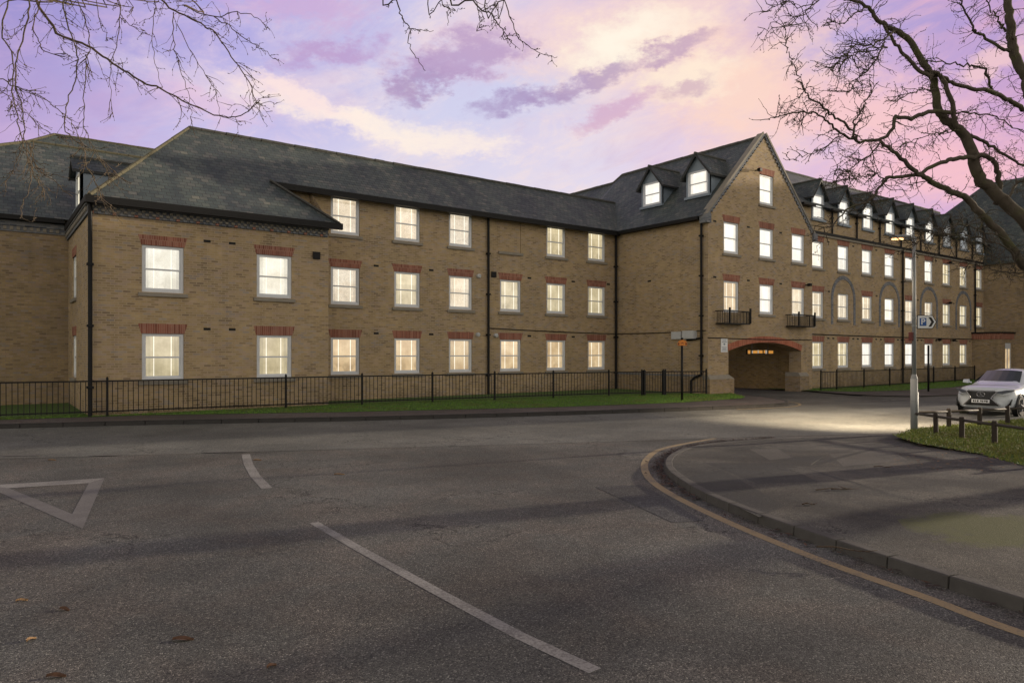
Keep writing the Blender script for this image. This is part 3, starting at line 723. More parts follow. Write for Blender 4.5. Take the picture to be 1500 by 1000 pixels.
for z in (Z0, Z1): window((XA, 29.2, z), 'lit_yellow', rz=-math.pi / 2, wd=1.3)

# --- gabled block over the archway
xC = [27.97, 30.84, 33.67]; AX0, AX1, ASP, ACR = 28.33, 34.54, 2.12, 2.55
apx, apz, kz = 31.2, 12.72, 8.42
hC = [(x, x + 1.18, z, z + WH) for x in xC for z in (Z1, Z2)]
mb = MB(); wall_y(mb, YC, XC, XC2, 2.75, 8.3, hC)
mb.quad((XC, YC, -.1), (AX0, YC, -.1), (AX0, YC, ASP), (XC, YC, ASP)); mb.quad((AX1, YC, -.1), (XC2, YC, -.1), (XC2, YC, ASP), (AX1, YC, ASP))
def arch_z(x, x0=AX0, x1=AX1, sp=ASP, cr=ACR):
    hw = (x1 - x0) / 2; rise = cr - sp; Rr = (hw * hw + rise * rise) / (2 * rise); u = x - (x0 + x1) / 2
    return cr - Rr + math.sqrt(max(0, Rr * Rr - u * u))
NA = 24
axs = [AX0 + (AX1 - AX0) * k / NA for k in range(NA + 1)]
mb.quad((XC, YC, ASP), (AX0, YC, ASP), (AX0, YC, 2.75), (XC, YC, 2.75)); mb.quad((AX1, YC, ASP), (XC2, YC, ASP), (XC2, YC, 2.75), (AX1, YC, 2.75))
for k in range(NA):
    mb.quad((axs[k], YC, arch_z(axs[k])), (axs[k + 1], YC, arch_z(axs[k + 1])), (axs[k + 1], YC, 2.75), (axs[k], YC, 2.75))
    mb.quad((axs[k], YC, arch_z(axs[k])), (axs[k], YC + .7, arch_z(axs[k])), (axs[k + 1], YC + .7, arch_z(axs[k + 1])), (axs[k + 1], YC, arch_z(axs[k + 1])))
for X in (AX0, AX1): mb.quad((X, YC, -.1), (X, YC + .7, -.1), (X, YC + .7, ASP), (X, YC, ASP))
# gable triangle with its attic window opening
wa, wb, wz0, wz1 = xC[1], xC[1] + 1.18, 9.42, 10.9
def gx(z, s): return (XC + (apx - XC) * (z - 8.3) / (apz - 8.3)) if s < 0 else (XC2 - (XC2 - apx) * (z - 8.3) / (apz - 8.3))
for z0, z1 in ((8.3, wz0), (wz0, wz1), (wz1, apz)):
    L0, L1, R0, R1 = gx(z0, -1), gx(z1, -1), gx(z0, 1), gx(z1, 1)
    if z0 == wz0:
        mb.quad((L0, YC, z0), (wa, YC, z0), (wa, YC, z1), (L1, YC, z1)); mb.quad((wb, YC, z0), (R0, YC, z0), (R1, YC, z1), (wb, YC, z1))
    elif z1 == apz: mb.quad((L0, YC, z0), (R0, YC, z0), (apx, YC, z1))
    else: mb.quad((L0, YC, z0), (R0, YC, z0), (R1, YC, z1), (L1, YC, z1))
for X in (wa, wb): mb.quad((X, YC, wz0), (X, YC + .13, wz0), (X, YC + .13, wz1), (X, YC, wz1))
wall_x(mb, XC, YC, YB, -.1, 8.5); mb.quad((XC2, YC, -.1), (XC2, YD, -.1), (XC2, YD, 8.3), (XC2, YC, 8.3))
part('wall', mb, 'stock_brick')
for i, x in enumerate(xC):
    window((x + .59, YC, Z2), 'lit_white', wd=1.18)
    window((x + .59, YC, Z1), ['lit_beige', 'lit_white', 'lit_cream'][i], wd=1.18, sill=(i == 1))
window((xC[1] + .59, YC, wz0), 'lit_white', wd=1.18)
# archway lining
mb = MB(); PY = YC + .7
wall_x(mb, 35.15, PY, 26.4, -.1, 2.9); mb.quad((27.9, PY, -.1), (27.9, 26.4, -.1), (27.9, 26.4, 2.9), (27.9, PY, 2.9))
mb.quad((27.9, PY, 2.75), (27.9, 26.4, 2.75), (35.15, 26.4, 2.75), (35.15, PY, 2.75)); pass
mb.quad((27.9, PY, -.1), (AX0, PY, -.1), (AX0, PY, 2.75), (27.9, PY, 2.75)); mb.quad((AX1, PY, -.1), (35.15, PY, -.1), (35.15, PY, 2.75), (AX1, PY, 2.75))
part('passage', mb, 'warm_lit_passage_brick')
mb = MB()                                    # red arch ring
for k in range(NA):
    x0, x1 = axs[k], axs[k + 1]
    def ring(x, h):
        u = (x - (AX0 + AX1) / 2) / ((AX1 - AX0) / 2); return (x + u * h * .28, YC - .005, arch_z(x) + h)
    a0, a1, b1, b0 = ring(x0, 0), ring(x1, 0), ring(x1, .3), ring(x0, .3)
    mb.prism([a0, a1, b1, b0], (0, .1, 0))
part('arch', mb, 'arch_brick')
for x0, x1, y1 in ((XC - .03, AX0 + .27, YC + .3), (AX1 - .3, AX1 + .55, YC + .75)):
    mb = MB(); mb.box(x0, x1, YC - .13, y1, -.1, .80, m=0)
    mb.hexa([(x0 - .01, YC - .14, .803), (x1 + .01, YC - .14, .803), (x1 + .01, y1, .803), (x0 - .01, y1, .803), (x0 + .02, YC - .004, 1.0), (x1 - .25 if x1 < 30 else x1 - .02, YC - .004, 1.0), (x1 - .25 if x1 < 30 else x1 - .02, y1, 1.0), (x0 + .02, y1, 1.0)], m=1)
    part('plinth', mb, ['dark_stock_brick', 'stone'])
mb = MB()
mb.box(XC - .07, XC - .002, YC + .35, YB - .1, -.1, .92, m=0); mb.box(XC - .09, XC - .004, YC + .35, YB - .1, .924, 1.0, m=2)
part('plinth', mb, ['dark_stock_brick', 'stone', 'blue_brick'])
# gable coping with dentil corbels and kneelers
mb = MB(); 
for s, xk in ((-1, XC - .12), (1, XC2 + .12)):
    A = Vector((xk, YC, 8.28)); B = Vector((apx, YC, apz + .14)); d = (B - A).normalized(); n = Vector((-d.z, 0, d.x)) * (1 if s < 0 else -1)
    mb.prism([A - n * .02, B - n * .02, B + n * .16, A + n * .16] if s < 0 else [B - n * .02, A - n * .02, A + n * .16, B + n * .16], (0, .3, 0), m=0)
    mb.prism([Vector(p) + Vector((0, -.07, 0)) for p in ([A + n * .10, B + n * .10, B + n * .2, A + n * .2] if s < 0 else [B + n * .10, A + n * .10, A + n * .2, B + n * .2])], (0, .06, 0), m=0)
    for p in ([A - n * .02, B - n * .02, B + n * .1, A + n * .1],):
        q = p if s < 0 else [p[1], p[0], p[3], p[2]]
        mb.prism([v + Vector((0, -.035, 0)) for v in q], (0, .034, 0), m=1)
    L = (B - A).length; k = .3
    while k < L - .2:
        c = A + d * k - n * .03
        mb.prism([c - d * .05 - n * .075 + Vector((0, -.035, 0)), c + d * .05 - n * .075 + Vector((0, -.035, 0)), c + d * .05 + n * .0 + Vector((0, -.035, 0)), c - d * .05 + n * .0 + Vector((0, -.035, 0))], (0, .034, 0), m=1); k += .24
    mb.box(xk - .12, xk + .22, YC - .12, YC + .3, 8.02, 8.42, m=1)
part('coping', mb, ['stone', 'blue_brick'])

# --- right wing
xD = [36.65, 39.40, 42.16, 44.97, 47.69, 50.48, 53.25, 56.05, 58.79]
DE = 10.1; slD = .75
hD = [(x, x + WW, z, z + WH) for x in xD for z in (Z1, Z2)] + [(x, x + WW, Z0, Z0 + WH) for x in xD[:8]] + [(x + .06, x + WW - .06, 9.42, DE) for x in xD]
mb = MB(); wall_y(mb, YD, XC2, XE, -.1, DE, hD); part('wall', mb, 'stock_brick')
for i, x in enumerate(xD):
    window((x + a, YD, Z2), 'lit_white' if i < 6 else 'lit_yellow'); window((x + a, YD, Z1), ['lit_cream', 'lit_cream', 'lit_cream', 'lit_white', 'lit_cream', 'lit_cream', 'lit_yellow', 'lit_yellow', 'lit_yellow'][i], lintel=(i % 2 == 0))
    if i < 8: window((x + a, YD, Z0), 'lit_white' if i in (2, 3, 4, 5) else 'lit_yellow')
for i in (1, 3, 5, 7):                        # blue brick blind arches round every second window
    mb = MB(); c = xD[i] + a; ro, ri = 1.36, 1.13; zs = Z1 + 1.2
    for s in (-1, 1): mb.box(c + min(s * ro, s * ri), c + max(s * ro, s * ri), YD - .02, YD + .05, Z1 - .3, zs)
    for k in range(18):
        t0, t1 = math.pi * k / 18, math.pi * (k + 1) / 18
        q = [(c + r_ * math.cos(t), YD - .02, zs + r_ * math.sin(t) * .98) for r_, t in ((ri, t0), (ro, t0), (ro, t1), (ri, t1))]
        mb.prism(q[::-1], (0, .07, 0))
    part('blind_arch', mb, 'blue_brick')
mb = MB()                                     # string course gutter along the right wing
mb.box(XC2 + .25, XE, YD - .16, YD, 8.64, 8.76, m=0); mb.box(XC2 + .25, XE, YD - .10, YD, 8.52, 8.638, m=1)
part('gutter', mb, ['black_paint', 'stone'])
# --- far cross wing, its porch, and the left rear wing
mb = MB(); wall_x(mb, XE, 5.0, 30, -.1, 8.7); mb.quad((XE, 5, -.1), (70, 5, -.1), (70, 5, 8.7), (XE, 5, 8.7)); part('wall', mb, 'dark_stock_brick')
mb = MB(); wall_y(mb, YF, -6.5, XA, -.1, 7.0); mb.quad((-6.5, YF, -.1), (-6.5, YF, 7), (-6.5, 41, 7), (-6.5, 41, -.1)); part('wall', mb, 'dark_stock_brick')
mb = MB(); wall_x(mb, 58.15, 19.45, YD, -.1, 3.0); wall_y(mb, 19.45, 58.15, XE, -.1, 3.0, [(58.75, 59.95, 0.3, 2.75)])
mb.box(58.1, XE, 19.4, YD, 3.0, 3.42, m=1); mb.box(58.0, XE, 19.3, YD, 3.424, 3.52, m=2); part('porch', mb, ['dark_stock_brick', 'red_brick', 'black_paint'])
mb = MB(); mb.box(58.77, 59.93, 19.5, 19.56, 2.3, 2.73, m=0)
for x0, x1 in ((58.77, 58.86), (59.3, 59.4), (59.84, 59.93)): mb.box(x0, x1, 19.5, 19.56, .3, 2.3, m=0)
mb.quad((58.86, 19.54, .3), (59.84, 19.54, .3), (59.84, 19.54, 2.3), (58.86, 19.54, 2.3), m=1); part('door', mb, ['white_paint', 'lit_beige'])

# --- roofs
RS = .88; AE, AZ = 24.40, 6.72                # front slope: z = AZ + RS*(y-AE)
def rz_(y): return AZ + RS * (y - AE)
BE = 26.25; RY = 28.72; RZ = rz_(RY); XL = 2.56; BK = RY + (RZ - AZ) / RS
HX = 6.25
CSL = .95; CEX = 26.5; CEZ = rz_(BE)
def cz_(x): return CEZ + CSL * (x - CEX)
vx = CEX + (RZ - CEZ) / CSL
mb = MB()
mb.quad((XL, AE, AZ), (10.4, AE, AZ), (8.55, BE, rz_(BE)), (CEX, BE, rz_(BE)), (vx, RY, RZ), (HX, RY, RZ))
mb.quad((XL, BK, AZ), (XL, AE, AZ), (HX, RY, RZ)); mb.quad((HX, RY, RZ), (vx, RY, RZ), (vx, BK, AZ), (XL, BK, AZ))
part('roof', mb, 'slate')
mb = MB()                                      # verge board of the low catslide
mb.beam((10.43, AE - .02, AZ - .03), (8.5, BE + .02, rz_(BE) - .02), .1, .14, m=0); mb.beam((10.4, AE, AZ + .06), (8.52, BE, rz_(BE) + .06), .16, .05, m=1)
part('verge_board', mb, ['black_paint', 'dark_ridge_tile'])
def ridge(path, r=.09, mat='dark_ridge_tile'):
    m = MB()
    for i in range(len(path) - 1):
        A, B = Vector(path[i]), Vector(path[i + 1]); L = (B - A).length; n = max(1, int(L / .45))
        for k in range(n):
            p, q = A.lerp(B, k / n), A.lerp(B, (k + .97) / n); rr = r * random.uniform(.92, 1.08)
            m.tube([p, q], [rr, rr * .96], 8)
    return part('ridge_tiles', m, mat)
ridge([(HX, RY, RZ), (vx, RY, RZ)]); ridge([(XL, AE, AZ + .02), (HX, RY, RZ)], .06, 'ridge_tile'); ridge([(XL, BK, AZ), (HX, RY, RZ)], .06, 'ridge_tile')
# gabled block roof and lower roof behind it
CR = CEX + (apx - CEX); CRZ = cz_(apx); CY2 = 30.4
mb = MB(); xr = 2 * apx - CEX
mb.quad((CEX, YC + .1, CEZ), (apx, YC + .1, CRZ), (apx, CY2, CRZ), (CEX, CY2, CEZ)); mb.quad((xr, YC + .1, CEZ), (xr, CY2, CEZ), (apx, CY2, CRZ), (apx, YC + .1, CRZ))
L2 = CRZ - .35
mb.quad((CEX, CY2, CEZ - .02), (apx - .02, CY2, CRZ - .02), (apx - .02, CY2 + .8, L2), (CEX + .1, CY2 + .8, CEZ - .3))
mb.quad((CEX + .1, CY2 + .8, CEZ - .3), (apx, CY2 + .8, L2), (apx, 48, L2), (CEX + .1, 48, CEZ - .3)); mb.quad((xr, CY2 + .8, CEZ - .3), (xr, 48, CEZ - .3), (apx, 48, L2), (apx, CY2 + .8, L2))
mb.quad((xr, CY2, CEZ), (xr, CY2 + .8, CEZ - .3), (apx, CY2 + .8, L2), (apx, CY2, CRZ))
part('roof', mb, 'mossy_slate'); ridge([(apx, YC + .1, CRZ), (apx, CY2, CRZ), (apx, CY2 + .8, L2), (apx, 46, L2)], .11)
# right wing roof
DR = YD - .3 + 4.6; DRZ = DE + slD * 4.6
mb = MB(); mb.quad((XC2 - .7, YD - .3, DE), (XE + 3, YD - .3, DE), (XE + 3, DR, DRZ), (XC2 - 2.2, DR, DRZ)); mb.quad((XC2 - 2.2, DR, DRZ), (XE + 3, DR, DRZ), (XE + 3, DR + 4.6, DE), (XC2 - 2.2, DR + 4.6, DE))
part('roof', mb, 'mossy_slate'); ridge([(XC2 - 2.2, DR, DRZ), (XE + 3, DR, DRZ)], .11)
mb = MB()
xs = [XC2 - .4] + [v for x in xD for v in (x - .28, x + WW + .28)] + [XE]
for k in range(0, len(xs), 2):
    mb = MB(); mb.box(xs[k], xs[k + 1], YD - .42, YD - .27, DE - .1, DE + .01); mb.box(xs[k], xs[k + 1], YD - .3, YD, DE - .09, DE - .06); part('gutter', mb, 'black_paint')
# cross wing roof
mb = MB(); ex, ez, ry, rzE, rx = XE - .3, 8.7, 22.8, 15.7, 65.0
mb.quad((ex, 4.8, ez), (rx, 4.8, rzE), (rx, ry, rzE), (ex, 30.5, ez)); mb.quad((ex, 30.5, ez), (rx, ry, rzE), (70, 30.5, ez)); mb.quad((70, 4.8, ez), (70, 30.5, ez), (rx, ry, rzE), (rx, 4.8, rzE)); mb.quad((ex, 4.8, ez), (70, 4.8, ez), (rx, 4.8, rzE))
mb.box(ex - .1, ex + .05, 4.8, 30.5, ez - .12, ez)
part('roof', mb, 'mossy_slate')
# left rear roofs
mb = MB(); fy, fz = YF - .3, 6.98
mb.quad((-6.8, fy, fz), (9, fy, fz), (9, 36, 10.92), (1.62, 36, 10.92)); mb.quad((-6.8, fy, fz), (1.62, 36, 10.92), (-6.8, 41, fz)); mb.quad((1.62, 36, 10.92), (9, 36, 10.92), (9, 41, fz), (-6.8, 41, fz))
mb.quad((-4, 36.4, 8.2), (16, 36.4, 8.2), (16, 42, 12.93), (2.9, 42, 12.93)); mb.quad((-4, 36.4, 8.2), (2.9, 42, 12.93), (-4, 47, 8.2)); mb.quad((2.9, 42, 12.93), (16, 42, 12.93), (16, 47.6, 8.2), (-4, 47, 8.2))
part('roof', mb, 'slate'); ridge([(-6.8, fy, fz), (1.62, 36, 10.92), (9, 36, 10.92)], .07, 'ridge_tile'); ridge([(-4, 36.4, 8.2), (2.9, 42, 12.93), (15, 42, 12.93)], .07, 'ridge_tile')

# --- gutters, cornice, pipes
mb = MB()
mb.box(XL - .12, 10.5, AE - .14, AE + .0, AZ - .22, AZ - .0); mb.box(XL, 10.3, AE, YA - .002, AZ - .15, AZ - .1)
mb.box(XL - .12, XL + .02, AE - .0, YF - .35, AZ - .17, AZ)
mb.box(8.5, CEX + .1, BE - .13, BE + .02, rz_(BE) - .23, rz_(BE) - .01); mb.box(8.6, CEX, BE, YB - .003, rz_(BE) - .15, rz_(BE) - .1)
mb.box(CEX - .1, CEX + .05, YC + .3, BE + .05, CEZ - .16, CEZ - .01); mb.box(CEX, XC - .003, YC + .3, BE, CEZ - .15, CEZ - .1)
mb.box(-7, XL - .12, fy - .13, fy + .02, fz - .17, fz - .01); mb.box(-7, XA, fy, YF - .003, fz - .15, fz - .1)
part('gutter', mb, 'black_plastic')
mb = MB()                                      # blue brick dentil cornice
mb.box(XA - .10, XA2 - .02, YA - .12, YA + .02, 6.50, 6.66, m=0); mb.box(XA - .05, XA2 - .04, YA - .05, YA + .02, 6.25, 6.497, m=0)
mb.box(XA - .12, XA - .0, YA + .021, YF, 6.50, 6.66, m=0); mb.box(XA - .06, XA - .0, YA + .021, YF, 6.25, 6.497, m=0)
mb.box(-6.5, XA - .12, YF - .12, YF - .0, 6.62, 6.8, m=0); mb.box(-6.5, XA - .12, YF - .06, YF - .0, 6.42, 6.617, m=0)
x = XA; k = 0
while x < XA2 - .15:
    for zz, st in ((6.42, 0), (6.33, .1), (6.25, 0)):
        mb.box(x + st, x + st + .1, YA - .105, YA - .052, zz, zz + .07, m=(0 if k % 3 else 1) if zz < 6.3 else 2)
    x += .2; k += 1
y = YA + .05
while y < YF - .1: mb.box(XA - .11, XA - .062, y, y + .1, 6.34, 6.46, m=2); y += .2
x = -5.0
while x < XA - .2: mb.box(x, x + .1, YF - .11, YF - .062, 6.48, 6.6, m=2); x += .2
part('cornice', mb, ['blue_brick', 'red_brick', 'stone'])
def pipe(x, y, z0, z1, mat='black_plastic', r=.055, side=0):
    m = MB(); m.tube([(x, y, z0), (x, y, z1)], r, 10)
    z = z0 + .9
    while z < z1: m.box(x - r * 1.5, x + r * 1.5, y - r * 1.25, y + r * 1.7, z - .035, z + .035); z += 1.85
    return part('downpipe', m, mat)
pipe(XA + .0, YA - .13, .1, 6.66, r=.06); pipe(18.5, YB - .1, .1, rz_(BE) - .1); pipe(26.63, YB - .14, .1, CEZ - .1, r=.06)
pipe(XC - .1, 21.02, 1.0, CEZ - .1); m = MB(); m.tube([(XC - .1, 21.02, 1.02), (XC - .17, 21.35, .88), (XC - .17, 21.55, .72), (XC - .17, 21.55, .1)], .055, 10); part('downpipe', m, 'black_plastic')
pipe(47.15, YD - .1, .1, 8.64); pipe(58.5, YD - .1, 3.5, 8.64)
for k in range(8): pipe((xD[k] + xD[k + 1] + WW) / 2, YD - .09, 8.76, DE - .1, 'black_plastic', .05)
# cable runs along the walls
m = MB(); 
def sagged(A, B, n=10, s=.03): A, B = Vector(A), Vector(B); return [A.lerp(B, k / n) - Vector((0, 0, s * math.sin(math.pi * k / n))) for k in range(n + 1)]
m.tube(sagged((18.6, YB - .03, 3.16), (XC - .03, YB - .03, 3.03)), .022, 6); m.tube(sagged((XC - .03, YB - .05, 3.03), (XC - .03, YC + .1, 3.06)), .022, 6)
m.tube(sagged((XC - .05, 21.9, 2.64), (XC - .05, 21.0, 2.74)), .05, 6); m.tube(sagged((XC - .05, YC - .03, 2.73), (35.5, YC - .03, 2.72)), .022, 6); m.tube(sagged((XC2 + .05, YD - .03, 3.06), (XE - .1, YD - .03, 3.03)), .028, 6)
part('cable', m, 'black_plastic')
# air vents, extractor grilles, lamps
vm = MB(); vm.box(-.11, .11, -.006, .03, -.04, .04); vmesh = vm.mesh('air_vent', 'black_plastic')
def vent(x, y, z, rz=0):
    o = link('air_vent', vmesh, bld); o.location = (x, y, z); o.rotation_euler = (0, 0, rz); o.matrix_parent_inverse = bld.matrix_basis.inverted()
for x in (5.95, 6.75): vent(x, YA, 2.82); vent(x, YA, 5.72)
for x in (12.95, 15.55, 20.95, 23.75): vent(x, YB, 2.83); vent(x, YB, 5.6)
vent(26.2, YB, 5.6); vent(XC, 24.3, 5.62, -math.pi / 2)
for x in (27.3, 29.9, 32.65, 36.2): vent(x, YC if x < 35 else YD, 8.15 if x < 35 else 8.2); vent(x, YC if x < 35 else YD, 5.55)
for k in range(8):
    vent(xD[k] + WW + .5, YD, 2.85); vent(xD[k] - .5, YD, 2.85); vent(xD[k] + WW + .55, YD, 5.5); vent(xD[k] + WW + .5, YD, 8.3)
m = MB()
for x, y, z in ((9.68, YA, 5.55), (18.85, YB, 5.63)):
    m = MB(); m.box(x - .13, x + .13, y - .06, y + .02, z - .13, z + .13); part('extractor_cover', m, 'black_plastic')
for x, z in ((18.0, 5.5), (17.95, 2.85), (18.95, 2.83)):
    m = MB(); m.tube([(x, YB, z), (x, YB - .1, z), (x, YB - .16, z - .02)], [.1, .1, .06], 12); part('wall_lamp', m, 'box_grey')
m = MB()
for x, z, y in ((30.5, 11.0, YC), (34.95, 5.62, YC), (53.9, 8.3, YD), (53.9, 5.5, YD), (52.2, 2.92, YD), (54.5, 2.9, YD)):
    m = MB(); m.beam((x, y, z), (x, y - .2, z), .05, .05); m.box(x - .09, x + .09, y - .32, y - .15, z - .08, z + .06)
    part('security_light', m, 'black_plastic')
# wall cabinets on the side of the gabled block
for y0, y1, z0, z1, d in ((22.2, 22.8, 2.68, 3.04, .12), (21.34, 21.98, 2.69, 3.07, .3)):
    m = MB(); m.box(XC - d, XC, y0, y1, z0, z1); m.box(XC - d - .01, XC - d, y0 + .02, y1 - .02, z0 + .02, z1 - .02); part('wall_cabinet', m, 'box_grey', bevel=.01)
# window balconies
for x0, x1 in ((27.35, 29.35), (33.1, 35.0)):
    m = MB(); z0, z1, y0 = 3.42, 3.98, YC - .5
    m.box(x0, x1, y0, YC - .01, z0 - .05, z0)
    m.beam((x0, y0, z1), (x1, y0, z1), .035, .04)
    for x in (x0, x1): m.beam((x, y0, z1), (x, YC, z1), .035, .04)
    n = int((x1 - x0) / .11)
    for k in range(n + 1): x = x0 + (x1 - x0) * k / n; m.box(x - .009, x + .009, y0 - .009, y0 + .009, z0, z1)
    for k in range(5):
        for x in (x0, x1): y = y0 + .1 * k; m.box(x - .009, x + .009, y - .009, y + .009, z0, z1)
    for x in (x0 + .4, x1): m.box(x - .035, x + .035, y0 - .035, y0 + .035, z0, z1 + .16)
    part('balcony', m, 'black_paint')

# --- dormers: gable front local -y, origin at the bottom centre of the front
def dormer(loc, rz, wd, zb, zt, ze, za, depth_slope, glass, board='lead', low=0.0, over=.2):
    """wd window width; zb..zt window, ze eave, za apex, all above loc.z ; slope of the main roof = depth_slope"""
    m = MB(); a = wd / 2 + .1
    def yb(z): return max(.02, (z - low) / depth_slope)
    yo = .0
    m.quad((-a, 0, zt), (a, 0, zt), (a, 0, ze + .05), (-a, 0, ze + .05), m=0); m.quad((-a, 0, ze + .05), (a, 0, ze + .05), (0, 0, za - .06), m=0)
    m.box(-a, -a + .1, 0, .1, zb - .06, zt, m=0); m.box(a - .1, a, 0, .1, zb - .06, zt, m=0)
    m.box(-a - .06, a + .06, -.1, .08, zb - .12, zb - .002, m=0)
    for s in (-1, 1):
        m.quad((s * a, 0, zb - .1), (s * a, yb(zb - .1) + .02, zb - .1), (s * a, yb(ze) + .02, ze), (s * a, 0, ze), m=0)
        e = a + over; k = (za - ze) / a; zee = za - k * e
        P = [(s * e, -.22, zee), (0, -.22, za), (0, yb(za) + .15, za), (s * e, yb(zee) + .15, zee)]
        m.quad(*(P if s > 0 else P[::-1]), m=1)
        m.prism([(s * e, -.22, zee - .03), (0, -.22, za - .03), (0, -.22, za - .14), (s * (e - .02), -.22, zee - .12)], (0, .05, 0), m=2)
        m.prism([(s * e, -.2, zee - .005), (s * e, yb(zee), zee - .005), (s * e, yb(zee), zee - .1), (s * e, -.2, zee - .1)], (-s * .06, 0, 0), m=2)
    rt = MB(); m.tube([(0, -.24, za + .0), (0, yb(za), za + .0)], .07, 8, m=3)
    o = link('dormer', m.mesh('dormer', [board, 'mossy_slate', 'barge_board', 'dark_ridge_tile']), bld); o.location = loc; o.rotation_euler = (0, 0, rz); o.matrix_parent_inverse = bld.matrix_basis.inverted()
    fm, p, sm, lm, panes = window_kit(wd, zt - zb, True)
    if glass not in panes: panes[glass] = p.mesh('pane', [glass, 'glowing_bar' if glass != 'lit_dim' else 'white_paint'])
    wn = link('window', fm, o); wn.location = (0, -.045, zb)
    pn = link('pane', panes[glass], o); pn.location = (0, -.045, zb)
    return o
for y in (25.0, 22.05): dormer((27.75, y, 9.64), -math.pi / 2, 1.2, .0, 1.2, 1.16, 2.02, CSL, 'lit_white', low=0)
dormer((2.75, 29.7, 7.05), -math.pi / 2, 1.3, .12, 1.42, 1.46, 2.0, .99, 'lit_yellow', over=.08)
for i, x in enumerate(xD):
    gl = ['lit_white', 'lit_white', 'lit_white', 'lit_white', 'lit_white', 'lit_white', 'lit_dim', 'lit_dim', 'lit_dim'][i]
    dormer((x + a, YD - .02, 0), 0, 1.1, 9.45, 10.82, 10.86, 11.66, slD, gl, low=DE - slD * .3)

# ================================================================== RAILINGS
def railing(name, path, height, zf, label, group, spacing=.14, post_gap=None, post_w=.06):
    root = empty(name, (path[0][0], path[0][1], zf(*path[0])), label, 'railing', group)
    for i in range(len(path) - 1):
        A, B = Vector((*path[i], zf(*path[i]))), Vector((*path[i + 1], zf(*path[i + 1]))); m = MB(); d = (B - A).normalized()
        L = (B - A).length; up = Vector((0, 0, 1))
        m.beam(A + d * .03 + up * (height - .03), B - d * .03 + up * (height - .03), .014, .045); m.beam(A + d * .03 + up * .13, B - d * .03 + up * .13, .014, .04)
        n = int(L / spacing)
        for k in range(1, n):
            p = A.lerp(B, k / n); j = random.gauss(0, .003); m.tube([p + up * .09, p + d * j + up * (height - .05)], .0115, 5)
        world_child('panel', m, 'black_paint', root)
    for p in path:
        m = MB(); P = Vector((*p, zf(*p))); m.box(P.x - post_w / 2, P.x + post_w / 2, P.y - post_w / 2, P.y + post_w / 2, P.z - .1, P.z + height + .06); m.tube([P + Vector((0, 0, height + .06)), P + Vector((0, 0, height + .1))], [.035, .01], 8)
        world_child('post', m, 'black_paint', root, bevel=.004)
    return root
railing('iron_railing', RAILP, 1.08, lambda x, y: GZ, 'long black iron railing in front of the left wing', 'black iron railings round the building')
railing('iron_railing', [(24.6, 21.35), (26.55, 20.62)], 1.08, lambda x, y: GZ, 'short black railing between the gate and the archway pier', 'black iron railings round the building')
g = railing('railing_gate', [(23.62, 21.72), (24.5, 21.38)], 1.05, lambda x, y: GZ + .02, 'closed black railing gate with thick posts by the gabled block', 'black iron railings round the building', .12, post_w=.1)
g['category'] = 'gate'
railing('iron_railing', [(35.2, 20.0), (36.6, 19.9), (39.6, 19.95), (42.7, 20.0), (45.8, 20.1), (49, 20.2), (52.5, 20.3), (56, 20.4)], 1.0, lambda x, y: .05, 'black iron railing on grass right of the archway', 'black iron railings round the building')

# ================================================================== STREET FURNITURE
lp = gnd(1339, 629, .1); LX, LY = lp.x, lp.y
lamp = empty('street_lamp', (LX, LY, .08), 'grey steel street lamp column, lit, carrying a parking sign', 'street lamp')
m = MB(); m.tube([(LX, LY, .0), (LX, LY, 1.38)], .083, 20); m.tube([(LX, LY, 1.38), (LX, LY, 1.5)], [.083, .052], 20, cap=False); m.tube([(LX, LY, 1.49), (LX, LY, 4.95)], [.05, .038], 16)
m.box(LX - .05, LX + .05, LY - .088, LY - .07, .45, 1.05); m.tube([(LX, LY, .82), (LX, LY, .84)], .086, 20)
world_child('column', m, 'steel', lamp, True)
hd = -RT * .92 + FW * .1; hd.normalize(); sdv = Vector((-hd.y, hd.x, 0))
top = Vector((LX, LY, 4.93))
m = MB(); m.tube([top - hd * .06, top + hd * .10 + Vector((0, 0, .02))], .035, 10)
prof = [(.08, .05, .045), (.18, .09, .06), (.34, .11, .065), (.48, .09, .045), (.56, .03, .015)]
rings = []
for (s, wd, ht) in prof:
    c = top + hd * s + Vector((0, 0, .035)); rings.append([c + sdv * (wd * math.cos(k * math.pi / 4)) + Vector((0, 0, ht * math.sin(k * math.pi / 4) if k <= 4 else -.018)) for k in range(8)])
b0 = len(m.v)
for rg in rings: m.v += [tuple(p) for p in rg]
for i in range(len(rings) - 1):
    for k in range(8): m.f.append((b0 + i * 8 + k, b0 + i * 8 + (k + 1) % 8, b0 + (i + 1) * 8 + (k + 1) % 8, b0 + (i + 1) * 8 + k)); m.m.append(0)
world_child('lantern', m, 'steel', lamp, True)
m = MB(); c = top + hd * .40 + Vector((0, 0, .0)); q = [c + hd * .14 * math.cos(k * math.pi / 6) + sdv * .075 * math.sin(k * math.pi / 6) for k in range(12)]
m.prism(q, (0, 0, -.03)); world_child('diffuser', m, 'lamp_glow', lamp)
ld = bpy.data.lights.new('street_lamp_light', 'SPOT'); ld.energy = 7500; ld.color = (1, .79, .54); ld.spot_size = R(84); ld.spot_blend = 1; ld.shadow_soft_size = .12
lo = link('street_lamp_light', ld, lamp); lo.matrix_parent_inverse = lamp.matrix_basis.inverted(); lo.location = c + Vector((0, 0, -.08)); lo.rotation_euler = (lo.location - Vector((20.9, 11.4, 0))).to_track_quat('Z', 'Y').to_euler()
m = MB(); e = Vector((LX, LY, 2.34)) - RT * .07; m.box(e.x - .05, e.x + .05, e.y - .05, e.y + .05, 2.34, 2.56); world_child('control_box', m, 'dark_red', lamp, bevel=.01)
